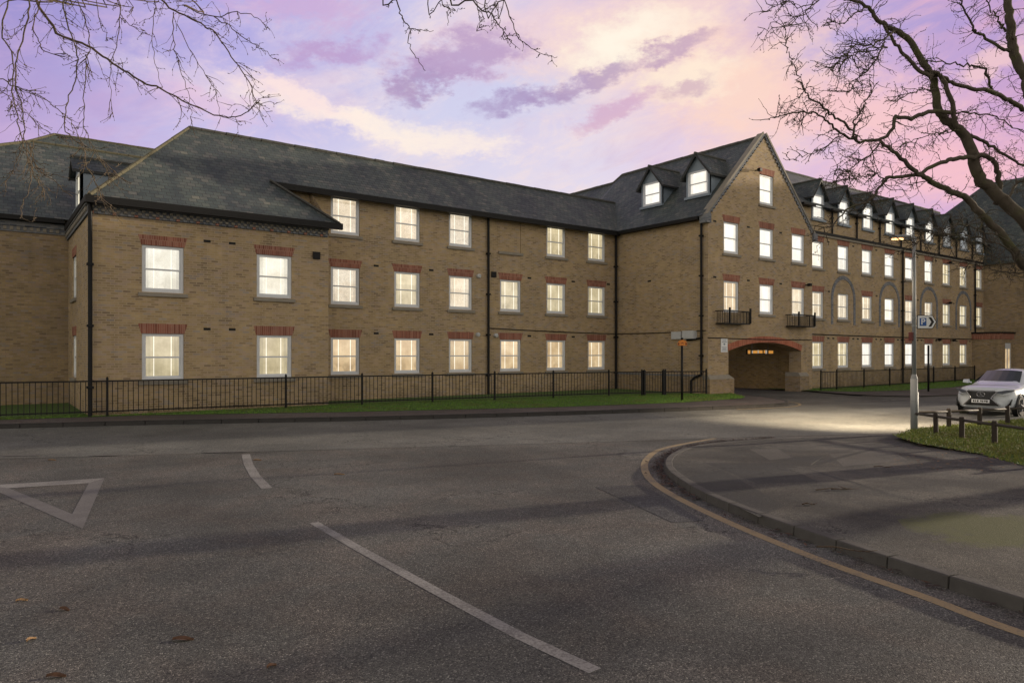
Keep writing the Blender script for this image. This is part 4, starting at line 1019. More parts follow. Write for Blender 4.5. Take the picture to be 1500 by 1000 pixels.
# parking direction sign clamped to the column
sg = empty('parking_sign', (LX, LY, 2.62), 'white parking direction sign with blue P and black chevron on the lamp column', 'sign')
fwd_s = -FW * .97 - RT * .1; fwd_s.normalize(); rt_s = Vector((-fwd_s.y, fwd_s.x, 0))
o0 = Vector((LX, LY, 2.64)) + rt_s * .045 + fwd_s * .06
def sp(u, v, d=0): return o0 + rt_s * u + Vector((0, 0, v)) + fwd_s * d
def splate(pts, d, th, mat, nm): m = MB(); m.prism([sp(u, v, d) for u, v in pts], -fwd_s * th); return world_child(nm, m, mat, sg)
out = [(0, 0), (.37, 0), (.47, .175), (.37, .35), (0, .35)]
splate(out, .0, .02, 'sign_black', 'board')
splate([(.018, .02), (.362, .02), (.448, .175), (.362, .33), (.018, .33)], .004, .004, 'sign_white', 'face')
splate([(.06, .075), (.22, .075), (.22, .275), (.06, .275)], .007, .003, 'sign_blue', 'blue_panel')
splate([(.27, .055), (.335, .055), (.405, .175), (.335, .295), (.27, .295), (.34, .175)], .007, .003, 'sign_black', 'chevron')
fc = bpy.data.curves.new('letter', 'FONT'); fc.body = 'P'; fc.size = .21; fc.extrude = .001; fc.align_x = 'CENTER'; fc.align_y = 'CENTER'; fc.offset = .004
tmp = link('letter_outline', fc); bpy.context.view_layer.update()
lme = bpy.data.meshes.new_from_object(tmp.evaluated_get(bpy.context.evaluated_depsgraph_get())); bpy.data.objects.remove(tmp)
lme.materials.clear(); lme.materials.append(MAT['sign_white'])
fo = link('letter', lme, sg); fo.matrix_parent_inverse = sg.matrix_basis.inverted()
fo.matrix_basis = Matrix.Translation(sp(.14, .175, .0085)) @ Matrix((rt_s, Vector((0, 0, 1)), fwd_s)).transposed().to_4x4()
m = MB(); m.tube([(LX, LY, 2.7), (LX, LY, 2.74)], .056, 16); m.tube([(LX, LY, 2.9), (LX, LY, 2.94)], .056, 16); world_child('clamp', m, 'steel', sg)

# black post with an orange plate by the far pavement
P = gnd(999, 586, GZ); sp1 = empty('sign_post', (P.x, P.y, GZ), 'slim black post with a small orange plate beside the far pavement', 'sign post')
m = MB(); m.tube([(P.x, P.y, 0), (P.x, P.y, 2.62)], .045, 12); m.tube([(P.x, P.y, 2.62), (P.x, P.y, 2.64)], .05, 12); world_child('post', m, 'black_paint', sp1, True)
m = MB(); fo_ = -FW; c0 = Vector((P.x, P.y, 2.32)) + fo_ * .06
hexp = [(-.2, .07), (-.17, .0), (.17, 0), (.2, .07), (.14, .19), (0, .235), (-.14, .19)]
m.prism([c0 + RT * u + Vector((0, 0, v)) for u, v in hexp], -fo_ * .02); world_child('plate', m, 'orange_paint', sp1)
m = MB(); c1 = c0 + fo_ * .003
for s in (-1, 1): m.prism([c1 + RT * (s * u) + Vector((0, 0, v)) for u, v in ((.12, .03), (.165, .03), (.18, .075), (.13, .15))][::s], -fo_ * .003)
m.prism([c1 + RT * u + Vector((0, 0, v)) for u, v in ((-.06, .08), (0, .14), (.06, .08), (.03, .08), (0, .11), (-.03, .08))], -fo_ * .003)
world_child('plate_marks', m, 'dark_red', sp1)
P = gnd(1360, 573, .06); t2 = MB(); t2.tube([(P.x, P.y, 0), (P.x, P.y, 2.38)], .05, 12); t2.tube([(P.x, P.y, 2.38), (P.x, P.y, 2.42)], [.055, .03], 12)
o = link('post', t2.mesh('post', 'black_paint', True)); tag(o, 'plain slim black post on the grass beyond the lamp column', 'post')

# notice beside the arch, clearance bar in the arch
nt = empty('notice_board', (27.98, YC - .02, 2.08), 'white notice with small print on the pier left of the archway', 'notice')
m = MB(); m.box(27.74, 28.23, YC - .025, YC - .002, 2.06, 2.7); world_child('board', m, 'sign_white', nt)
m = MB()
for zz, w0 in ((2.60, .3), (2.52, .36), (2.40, .12), (2.27, .36), (2.2, .3), (2.13, .38)): m.box(27.985 - w0 / 2, 27.985 + w0 / 2, YC - .028, YC - .0255, zz, zz + (.03 if zz != 2.40 else .08))
world_child('small_print', m, 'lead', nt)
cbr = empty('clearance_bar', (31.1, YC + .9, 1.95), 'lit amber and white clearance bar hanging inside the archway', 'height bar')
m = MB(); bx0, bx1 = 31.15, 33.45; m.box(bx0, bx1, YC + .93, YC + 1.0, 1.95, 2.2); world_child('bar', m, 'black_plastic', cbr)
m = MB(); m2 = MB(); x = bx0 + .05; k = 0
for wd, kind in ((.2, 0), (.09, 2), (.08, 1), (.36, 0), (.1, 1), (.3, 0), (.07, 2), (.12, 0), (.14, 1), (.1, 2), (.4, 0), (.08, 1), (.12, 2), (.26, 0), (.1, 1)):
    if x + wd > bx1 - .03: break
    if kind < 2: (m if kind == 0 else m2).box(x, x + wd, YC + .918, YC + .928, 1.98 + random.uniform(0, .03), 2.17 - random.uniform(0, .03))
    x += wd + .025
world_child('amber_panel', m, 'amber_panel', cbr); world_child('pale_panel', m2, 'pale_panel', cbr)
m = MB()
for x in (31.6, 33.0): m.tube([(x, YC + .96, 2.2), (x, YC + .96, 2.76)], .012, 6)
world_child('chain', m, 'steel', cbr)

# knee rails
def knee(path_px, label, first):
    pts = [gnd(x, y, .115) for x, y in path_px]
    root = empty('knee_rail', (pts[0].x, pts[0].y, .115), label, 'knee rail', 'wooden knee rails round the grass corner')
    for p in pts[(1 if first else 0):]:
        m = MB(); r = .055; m.tube([p + Vector((0, 0, -.1)), p + Vector((random.gauss(0, .006), 0, .45)), p + Vector((0, 0, .475))], [r, r, r * .8], 10); world_child('post', m, 'brown_wood', root, False)
    hs = [.42] * len(pts)
    for i in range(len(pts) - 1):
        m = MB(); m.tube([pts[i] + Vector((0, 0, .40)), pts[i + 1] + Vector((0, 0, .40))], .032, 8); world_child('rail', m, 'rail_wood', root, True)
    return root
knee([(1342, 629), (1371, 634), (1409, 641), (1457, 649), (1520, 660), (1600, 674)], 'wooden knee rail running along the pavement side of the grass', True)
knee([(1342, 627), (1390, 625), (1435, 622.5), (1476, 620), (1540, 616), (1620, 611)], 'wooden knee rail on the road side of the grass, before the car', True)

# ================================================================== CAR
CF = gnd(1438, 609, 0.0); heading = R(181)
car = empty('parked_car', (0, 0, 0), 'white suv with black hourglass grille parked behind the knee rail', 'car')
L_, HWD = 4.5, .91
def xnose(y): return 2.25 - .24 * (abs(y) / .9) ** 2.4
ST = [ # x, sections: (y,z) * 8
 (2.22, [(0, .30), (.45, .30), (.60, .36), (.64, .55), (.62, .74), (.54, .86), (.40, .93), (0, .95)]),
 (2.10, [(0, .24), (.62, .24), (.78, .34), (.83, .55), (.80, .76), (.72, .90), (.52, .985), (0, 1.01)]),
 (1.85, [(0, .22), (.70, .22), (.86, .34), (.90, .58), (.88, .80), (.80, .94), (.60, 1.03), (0, 1.06)]),
 (1.40, [(0, .22), (.72, .22), (.88, .34), (.92, .62), (.90, .84), (.82, .95), (.64, 1.04), (0, 1.07)]),
 (0.95, [(0, .22), (.72, .22), (.87, .34), (.92, .62), (.90, .86), (.83, .97), (.66, 1.06), (0, 1.09)]),
 (0.75, [(0, .22), (.72, .22), (.87, .34), (.92, .62), (.90, .87), (.84, 1.0), (.68, 1.10), (0, 1.12)]),
 (0.05, [(0, .22), (.72, .22), (.87, .34), (.91, .62), (.90, .89), (.83, 1.05), (.58, 1.54), (0, 1.56)]),
 (-.50, [(0, .22), (.72, .22), (.87, .34), (.91, .62), (.90, .90), (.83, 1.07), (.57, 1.59), (0, 1.62)]),
 (-1.3, [(0, .22), (.72, .22), (.88, .34), (.92, .64), (.91, .93), (.83, 1.12), (.56, 1.56), (0, 1.59)]),
 (-1.9, [(0, .24), (.72, .24), (.88, .36), (.91, .66), (.88, .96), (.80, 1.16), (.54, 1.47), (0, 1.50)]),
 (-2.25, [(0, .34), (.62, .34), (.74, .44), (.78, .66), (.74, .92), (.66, 1.06), (.5, 1.16), (0, 1.18)]),
]
CSC = 1.0
bm = MB(); N = 8
full = []
for x, sec in ST:
    ringp = [(x + (xnose(y) - xnose(0)) * (1 if x > 2 else 0), y, z) for y, z in sec] + [(x + (xnose(y) - xnose(0)) * (1 if x > 2 else 0), -y, z) for y, z in reversed(sec[1:-1])]
    full.append(ringp)
K2 = len(full[0])
for rg in full: bm.v += rg
for i in range(len(full) - 1):
    for k in range(K2):
        q = (k + 1) % K2; bm.f.append((i * K2 + k, (i + 1) * K2 + k, (i + 1) * K2 + q, i * K2 + q)); bm.m.append(0)
bm.f.append(tuple(range(K2))); bm.m.append(0); bm.f.append(tuple(reversed(range((len(full) - 1) * K2, len(full) * K2)))); bm.m.append(0)
def cpart(name, mb, mats, parent=None, smooth=False, sub=0, bevel=0):
    o = link(name, mb.mesh(name, mats, smooth), parent or car)
    if sub: mo = o.modifiers.new('sub', 'SUBSURF'); mo.levels = mo.render_levels = sub
    if bevel: mo = o.modifiers.new('bevel', 'BEVEL'); mo.width = bevel; mo.segments = 2
    return o
cpart('body', bm, 'car_white', smooth=True, sub=2)
# windscreen and side windows laid just over the shell
def lerp3(a, b, t): return tuple(a[i] + (b[i] - a[i]) * t for i in range(3))
m = MB(); lo_, hi_ = full[5], full[6]
nn = Vector((.62, 0, .78)) * .022
rows = 5
for i in range(rows):
    for j in range(6):
        def P_(i_, j_):
            t = .07 + .86 * i_ / rows; u = -1 + 2 * j_ / 6
            xx = .75 + (.05 - .75) * t; zc = 1.12 + (1.56 - 1.12) * t; hw = .66 + (.545 - .66) * t
            return Vector((xx - .10 * u * u * .6, u * hw, zc - .035 * u * u)) + nn
        m.quad(P_(i, j), P_(i, j + 1), P_(i + 1, j + 1), P_(i + 1, j))
cpart('windscreen', m, 'car_glass', smooth=True)
for s in (-1, 1):
    m = MB()
    def side(t, u): # t along, u up
        x = .42 + (-1.75 - .42) * t; z = 1.09 + .03 * t + u * (.40 - .10 * max(0, t - .6) - .36 * max(0, .3 - t) / .3 * .9)
        y = .845 - (z - 1.05) * .53; return Vector((x, s * (y + .012), z))
    for i in range(8):
        q = [side(i / 8, 0), side((i + 1) / 8, 0), side((i + 1) / 8, 1), side(i / 8, 1)]; m.quad(*(q if s < 0 else q[::-1]))
    cpart('side_window', m, 'car_glass', smooth=True)
def front(pts, eps, mat, nm, th=.03, parent=None):
    m = MB(); q = [Vector((xnose(y) + eps - .03 * max(0, (z - .75)) * 2, y, z)) for y, z in pts]; m.prism(q, (-th, 0, 0)); return cpart(nm, m, mat, parent)
# hourglass grille, built in horizontal slices so it follows the nose
m = MB()
def gw(z):
    if z > .62: return .17 + (.36 - .17) * min(1, (z - .62) / .25) + .12
    return .29 + (.54 - .29) * (.62 - z) / .25
zs = [.37 + .49 * k / 18 for k in range(19)]
for k in range(18):
    z0, z1 = zs[k], zs[k + 1] - .008
    for j in range(8):
        u0, u1 = -1 + j / 4, -1 + (j + 1) / 4
        q = [(u0 * gw(z0), z0), (u1 * gw(z0), z0), (u1 * gw(z1), z1), (u0 * gw(z1), z1)]
        m.prism([Vector((xnose(y) + .045 - .14 * max(0, z - .62) - .0 * z, y, z)) for y, z in q], (-.12, 0, 0))
gr = cpart('grille', m, 'car_black')
m = MB()
for s in (-1, 1):
    pts = [Vector((xnose(gw(z)) + .045 - .14 * max(0, z - .62), s * (gw(z) + .008), z)) for z in [.37 + .49 * k / 10 for k in range(11)]]
    m.tube(pts, .014, 6)
m.tube([Vector((xnose(y) + .01, y, .878)) for y in (-.4, -.2, 0, .2, .4)], .013, 6)
cpart('grille_trim', m, 'chrome')
m = MB(); ang = [k * math.pi / 12 for k in range(25)]
m.tube([(xnose(0) + .03, .12 * math.cos(t), .745 + .085 * math.sin(t)) for t in ang], .009, 6); m.tube([(xnose(0) + .03, -.035, .80), (xnose(0) + .035, .02, .74), (xnose(0) + .035, -.02, .715), (xnose(0) + .035, .075, .70)][::1], .009, 6)
cpart('badge', m, 'chrome', gr)
pl = front([(-.27, .46), (.27, .46), (.27, .575), (-.27, .575)], .085, 'sign_white', 'number_plate', .02)
m = MB()
for k, y in enumerate((-.2, -.135, -.075, .02, .08, .14, .2)):
    if k in (1, 4): m.box(xnose(0) + .084, xnose(0) + .087, y - .018, y + .006, .485, .55)
    else: m.box(xnose(0) + .084, xnose(0) + .087, y - .02, y + .02, .485 + .02 * (k % 2), .55)
cpart('plate_letters', m, 'sign_black', pl)
for s in (-1, 1):
    m = MB(); pts = [(.44, .80), (.60, .775), (.86, .865), (.88, .925), (.70, .905), (.47, .855)]
    m.prism([Vector((xnose(min(y, .8)) + .03 - (.35 * (y - .6) if y > .6 else 0) - .10 * (z - .78), s * y, z)) for y, z in pts][::s], (-.12, 0, 0)); hl = cpart('headlight', m, 'lens_glass', bevel=.01)
    m = MB(); m.prism([Vector((xnose(min(y, .8)) + .036 - (.35 * (y - .6) if y > .6 else 0), s * y, z)) for y, z in ((.47, .745), (.64, .715), (.84, .775), (.64, .733))][::s], (-.06, 0, 0)); cpart('running_light', m, 'chrome')
    m = MB(); m.prism([Vector((xnose(y) + .03, s * y, z)) for y, z in ((.70, .36), (.80, .40), (.84, .60), (.78, .47))][::s], (-.1, 0, 0)); cpart('bumper_vent', m, 'car_black')
    m = MB(); m.tube([(.62, s * .86, 1.08), (.60, s * 1.0, 1.12)], .03, 8); m.hexa([(.55, s * .94, 1.06), (.70, s * .95, 1.06), (.66, s * 1.14, 1.08), (.55, s * 1.14, 1.08), (.55, s * .94, 1.2), (.66, s * .95, 1.2), (.62, s * 1.13, 1.19), (.55, s * 1.13, 1.19)]); cpart('mirror', m, 'car_white', bevel=.03)
m = MB(); m.prism([Vector((xnose(y) + .02, y, z)) for y, z in ((-.56, .205), (.56, .205), (.58, .245), (-.58, .245))], (-.15, 0, 0)); cpart('lower_bumper', m, 'car_black')
for x in (1.38, -1.32):
    for s in (-1, 1):
        r = .355; m = MB(); m.tube([(x, s * .70, r), (x, s * .72, r), (x, s * .90, r), (x, s * .925, r)], [r - .04, r, r, r - .04], 28); wh = cpart('wheel', m, 'tyre', smooth=False)
        m = MB(); m.tube([(x, s * .915, r), (x, s * .93, r)], [.235, .225], 24)
        for k in range(5):
            t = k * 2 * math.pi / 5 + .3; m.beam((x, s * .935, r), (x + .225 * math.cos(t), s * .935, r + .225 * math.sin(t)), .02, .075, m=1, up=(0, 1, 0))
        cpart('rim', m, ['car_black', 'alloy'], wh)
        m = MB(); pp = [(x + (r + .05) * math.cos(t), s * .905, r + (r + .05) * math.sin(t)) for t in [(-10 + 200 * k / 20) * math.pi / 180 for k in range(21)]]; m.tube(pp, .035, 6); cpart('arch_trim', m, 'car_black')
        m = MB(); m.prism([(x + (r + .045) * math.cos(t), s * .88, r + (r + .045) * math.sin(t)) for t in [k * math.pi / 12 for k in range(24)]], (0, s * .022, 0)); cpart('wheel_well', m, 'car_black')
car.scale = (.94, .94, .94); car.rotation_euler = (0, 0, heading); hv = Vector((math.cos(heading), math.sin(heading), 0)); car.location = (CF.x - hv.x * 2.07, CF.y - hv.y * 2.07, 0)

# ================================================================== TREES
rng = random.Random(21)
def wob(pts, amp):
    return [p + Vector((rng.gauss(0, amp), rng.gauss(0, amp), rng.gauss(0, amp))) for p in pts]
def bud(mb, p, d, r):
    d = (d + Vector((rng.gauss(0, .9), rng.gauss(0, .9), rng.gauss(0, .9)))).normalized(); L = rng.uniform(.012, .034)
    mb.tube([p, p + d * L * .55, p + d * L], [r + .0012, r + .0036, .0012], 4, cap=False)
def twig(mb, p, d, L, r, lvl, droop, kink=.28, branch=1.0):
    n = max(3, int(L / .07)); n = min(n, 9); pts = [p.copy()]; dirs = []; cur = p.copy(); dd = d.normalized(); bend = Vector((rng.gauss(0, .10), rng.gauss(0, .10), rng.gauss(0, .10)))
    for i in range(n):
        dd = (dd + bend + Vector((rng.gauss(0, kink), rng.gauss(0, kink), rng.gauss(0, kink) - droop * .16))).normalized()
        cur = cur + dd * (L / n); pts.append(cur.copy()); dirs.append(dd.copy())
    rad = [r * (1 - .6 * i / n) for i in range(n + 1)]
    mb.tube(pts, rad, 4 if r < .012 else 6, cap=False)
    for i in range(1, n):
        if rng.random() < .5: bud(mb, pts[i], dirs[i], rad[i])
    bud(mb, pts[-1], dirs[-1], rad[-1])
    if lvl > 0:
        for i in range(1, n):
            if rng.random() < .42 * branch:
                ax = dirs[i].orthogonal().normalized(); ax = Matrix.Rotation(rng.uniform(0, 6.283), 3, dirs[i]) @ ax
                nd = (dirs[i] * rng.uniform(.4, 1.0) + ax * rng.uniform(.5, 1.0)).normalized()
                twig(mb, pts[i], nd, L * rng.uniform(.28, .6), max(.0042, rad[i] * .7), lvl - 1, droop, kink, branch)

def limb(mb, pts, r0, r1, n=5, wobble=.012, sides=8):
    P = spline(pts, n); P = [P[0]] + wob(P[1:-1], wobble) + [P[-1]]
    k = len(P); mb.tube(P, [r0 + (r1 - r0) * (i / (k - 1)) ** .85 for i in range(k)], sides, cap=True); return P

# right: big bare tree beyond the frame edge, limbs reaching in over the road
tr = empty('bare_tree', tuple(gnd(1690, 652, .1)), 'big bare tree with dark mossy limbs reaching in from the right edge', 'tree')
base = gnd(1690, 652, .1); D0 = (base.x * FW.x + base.y * FW.y)
PXM = lambda w_, d: .88 * w_ * d / FPX / 2         # px width -> radius
def TP(lst, d0, d1):
    n = len(lst); return [at(x, y, d0 + (d1 - d0) * i / max(1, n - 1)) for i, (x, y) in enumerate(lst)]
m = MB()
limb(m, [base + Vector((0, 0, -.2)), at(1682, 560, D0), at(1660, 480, D0), at(1625, 430, D0 + .2)], .42, .30, 6, .02, 14)
world_child('trunk', m, 'bark', tr, True)
LIMBS = [ # px path, depth start, depth end, width px start, end, twig settings (len, count)
 ([(1640, 450), (1570, 395), (1520, 345), (1475, 300), (1446, 272), (1431, 255), (1419, 210), (1404, 189), (1383, 174), (1371, 150), (1366, 114), (1350, 90), (1326, 54), (1302, 42), (1287, 30), (1272, 12), (1248, 0), (1225, -4)], D0, D0 - 1.2, 25, 3.5, .55, 34),
 ([(1630, 440), (1560, 405), (1510, 394), (1494, 382), (1470, 347), (1440, 317), (1414, 290), (1400, 283), (1365, 266), (1350, 257), (1329, 240), (1308, 222), (1290, 207)], D0 - .2, D0 - 1.5, 17, 5, .45, 20),
 ([(1404, 189), (1398, 174), (1392, 144), (1377, 111), (1366, 108)], D0 - .7, D0 - .9, 8, 7, .35, 4),
 ([(1366, 112), (1341, 99), (1320, 75), (1302, 50), (1295, 38)], D0 - 1, D0 - 1.2, 7, 4, .4, 6),
 ([(1425, 231), (1400, 232), (1380, 237), (1344, 255), (1322, 259), (1299, 261), (1290, 272), (1278, 288), (1267, 297), (1243, 305), (1221, 328), (1199, 336)], D0 - .6, D0 - 2.4, 8, 1.6, .5, 22),
 ([(1392, 165), (1365, 163), (1335, 174), (1312, 172), (1308, 189), (1290, 204), (1270, 206), (1254, 207), (1230, 195), (1215, 181), (1200, 168), (1180, 164), (1161, 165), (1140, 171), (1126, 174)], D0 - .8, D0 - 2.6, 7.5, 1.2, .45, 24),
 ([(1254, 207), (1242, 186), (1222, 172), (1206, 159), (1190, 144), (1179, 129), (1170, 116), (1164, 102), (1156, 82), (1152, 66), (1147, 39)], D0 - 2, D0 - 2.6, 4.5, 1.0, .35, 18),
 ([(1254, 205), (1251, 190), (1252, 177), (1264, 158), (1272, 141), (1287, 120)], D0 - 2, D0 - 1.6, 4, 1.2, .4, 12),
 ([(1560, 200), (1530, 172), (1500, 159), (1478, 147), (1455, 135), (1430, 130), (1398, 123), (1382, 113), (1368, 105)], D0 + .6, D0 - 1, 9, 5, .4, 10),
 ([(1452, 133), (1452, 126), (1446, 110), (1437, 99), (1420, 96), (1398, 93), (1375, 91), (1356, 88)], D0 + .2, D0 - .8, 5, 1.5, .4, 8),
 ([(1600, 260), (1540, 190), (1511, 145), (1503, 117), (1491, 90), (1482, 60), (1478, 30), (1475, 0), (1470, -40)], D0 + .8, D0 + .6, 20, 11, .6, 16),
 ([(1479, 75), (1465, 70), (1440, 54), (1430, 47), (1425, 39), (1415, 18), (1407, 0), (1402, -15)], D0 + .6, D0 - .2, 5.5, 2, .4, 14),
 ([(1474, 45), (1466, 36), (1458, 25), (1450, 12), (1444, -6)], D0 + .6, D0 + .2, 4, 1.6, .4, 8),
 ([(1458, 300), (1464, 270), (1460, 250), (1455, 236), (1440, 228), (1425, 231)], D0 - .1, D0 - .6, 9, 7, .35, 5),
 ([(1422, 198), (1445, 210), (1470, 225), (1500, 243), (1540, 260)], D0 - .5, D0 + .4, 6, 3, .5, 14),
 ([(1395, 166), (1430, 165), (1460, 172), (1490, 190), (1520, 205)], D0 - .6, D0 + .3, 3, 1.2, .45, 10),
 ([(1470, 300), (1490, 270), (1505, 262), (1530, 250)], D0, D0 + .6, 5, 2.5, .5, 8),
 ([(1404, 190), (1385, 193), (1365, 197), (1340, 205), (1318, 215)], D0 - .7, D0 - 1.8, 2.2, .8, .35, 9),
 ([(1370, 130), (1345, 134), (1320, 142), (1296, 150)], D0 - .9, D0 - 1.9, 2.2, .8, .35, 9),
 ([(1310, 45), (1290, 60), (1270, 72), (1245, 85), (1228, 95), (1210, 110)], D0 - 1.2, D0 - 2.2, 3.2, 1, .4, 22),
 ([(1296, 62), (1285, 85), (1268, 105), (1252, 120), (1240, 140)], D0 - 1.3, D0 - 2.0, 3, 1, .4, 20),
 ([(1300, 70), (1275, 68), (1256, 66), (1240, 78), (1225, 92)], D0 - 1.3, D0 - 2.0, 3, .9, .4, 16),
 ([(1270, 12), (1250, 22), (1235, 35), (1215, 30), (1208, 38)], D0 - 1.2, D0 - 1.6, 2.4, .8, .3, 7),
 ([(1210, -10), (1190, 6), (1178, 20), (1160, 30), (1140, 42), (1110, 40)], D0 - 1.4, D0 - 2.2, 2.2, .7, .4, 12),
 ([(1198, 2), (1170, 10), (1150, 2), (1130, 12), (1112, 22)], D0 - 1.4, D0 - 2.2, 1.6, .6, .35, 9),
 ([(1230, 195), (1222, 205), (1210, 215), (1195, 222), (1170, 230), (1147, 232)], D0 - 2.2, D0 - 2.6, 2, .7, .3, 8),
 ([(1290, 207), (1270, 230), (1250, 245), (1235, 252), (1225, 262)], D0 - 1.6, D0 - 2.2, 2.4, .8, .4, 16),
 ([(1299, 261), (1280, 255), (1260, 258), (1240, 262), (1220, 268)], D0 - 1.6, D0 - 2.2, 2.2, .8, .35, 14),
 ([(1440, 317), (1438, 340), (1446, 365), (1458, 388)], D0 - .6, D0 - 1, 3, 1, .5, 10),
 ([(1500, 385), (1478, 365), (1440, 350), (1400, 345), (1370, 338)], D0 - .4, D0 - 1.6, 3, .9, .55, 20),
 ([(1512, 398), (1470, 398), (1440, 392), (1410, 380)], D0 - .4, D0 - 1.4, 2.6, .8, .5, 14),
 ([(1470, 347), (1440, 340), (1415, 330), (1385, 335), (1350, 352), (1330, 356)], D0 - .6, D0 - 1.9, 2.4, .7, .5, 18),
]
for (pp, d0, d1, w0, w1, tl, cnt) in LIMBS:
    m = MB(); P = limb(m, TP(pp, d0, d1), PXM(w0, d0), max(.005, PXM(w1, d1)), 5, .012 if w0 > 5 else .02, 8 if w0 > 5 else 6)
    for k_ in range(1, len(P) - 1):
        if w1 < 3 and rng.random() < .5: bud(m, P[k_], (P[k_ + 1] - P[k_]).normalized(), .008)
    for _ in range(int(cnt * 1.9)):
        i = rng.randrange(max(1, int(len(P) * .18)), len(P) - 1); f = i / len(P)
        d = (P[i + 1] - P[i]).normalized(); ax = Matrix.Rotation(rng.uniform(0, 6.283), 3, d) @ d.orthogonal().normalized()
        nd = (d * .5 + ax * .9 + Vector((0, 0, .15))).normalized()
        twig(m, P[i], nd, tl * rng.uniform(.5, 1.45), rng.uniform(.005, .0095), 2, .15, .30, .9)
    world_child('branch', m, 'bark', tr, True)

def copy_tree(o, parent=None):
    c = o.copy(); S.collection.objects.link(c)
    if parent is not None: c.parent = parent; c.matrix_parent_inverse = o.matrix_parent_inverse.copy()
    for ch in [q for q in bpy.data.objects if q.parent == o]: copy_tree(ch, c)
    return c
tr2 = copy_tree(tr); tr2.location = (17.5, -3.6, .1); tr2.rotation_euler = (0, 0, R(-115)); tr2['label'] = 'unseen bare tree standing farther along the near pavement, casting branch shadows on the road'  # unseen tree copies out of frame, placed for their shadow streaks
tr3 = copy_tree(tr); tr3.location = (25.8, 0.6, .1); tr3.rotation_euler = (0, 0, R(150)); tr3['label'] = 'unseen bare tree beyond the knee railed grass, its long shadow crossing the mossy pavement'
tr['group'] = tr3['group'] = tr2['group'] = 'bare trees along the near pavement'
# left: birch standing outside the frame, its thin branches hanging into the view
bb = Vector((-7.5, 7.5, .1))
bt = empty('birch_tree', tuple(bb), 'birch with thin bare drooping branches hanging in at top left', 'tree')
m = MB(); limb(m, [bb + Vector((0, 0, -.2)), bb + Vector((.1, .1, 3)), bb + Vector((.4, .2, 6)), bb + Vector((.8, .5, 9.5)), bb + Vector((1.2, .8, 13))], .26, .07, 6, .03, 12); world_child('trunk', m, 'birch_bark', bt, True)
BD = 10.5
def hang(tree, lst, d0, d1, w0, w1, cnt, tl, mat='birch_bark', feed=None, droop=.5):
    m = MB(); pts = TP(lst, d0, d1)
    if feed is not None: pts = [feed] + pts
    P = limb(m, pts, PXM(w0, d0), max(.0028, PXM(w1, d1)), 5, .010, 5)
    lo_i = 6 if feed is not None else 1
    for _ in range(int(cnt * 1.6)):
        i = rng.randrange(min(lo_i, len(P) - 2), len(P) - 1); d = (P[i + 1] - P[i]).normalized(); ax = Matrix.Rotation(rng.uniform(0, 6.283), 3, d) @ d.orthogonal().normalized()
        twig(m, P[i], (d * .8 + ax * .6).normalized(), tl * rng.uniform(.4, 1.2), rng.uniform(.0034, .0055), 1, droop, .22, .6)
    return world_child('branch', m, mat, tree, True)
F1 = bb + Vector((.7, .4, 8.5)); F2 = bb + Vector((.9, .6, 10))
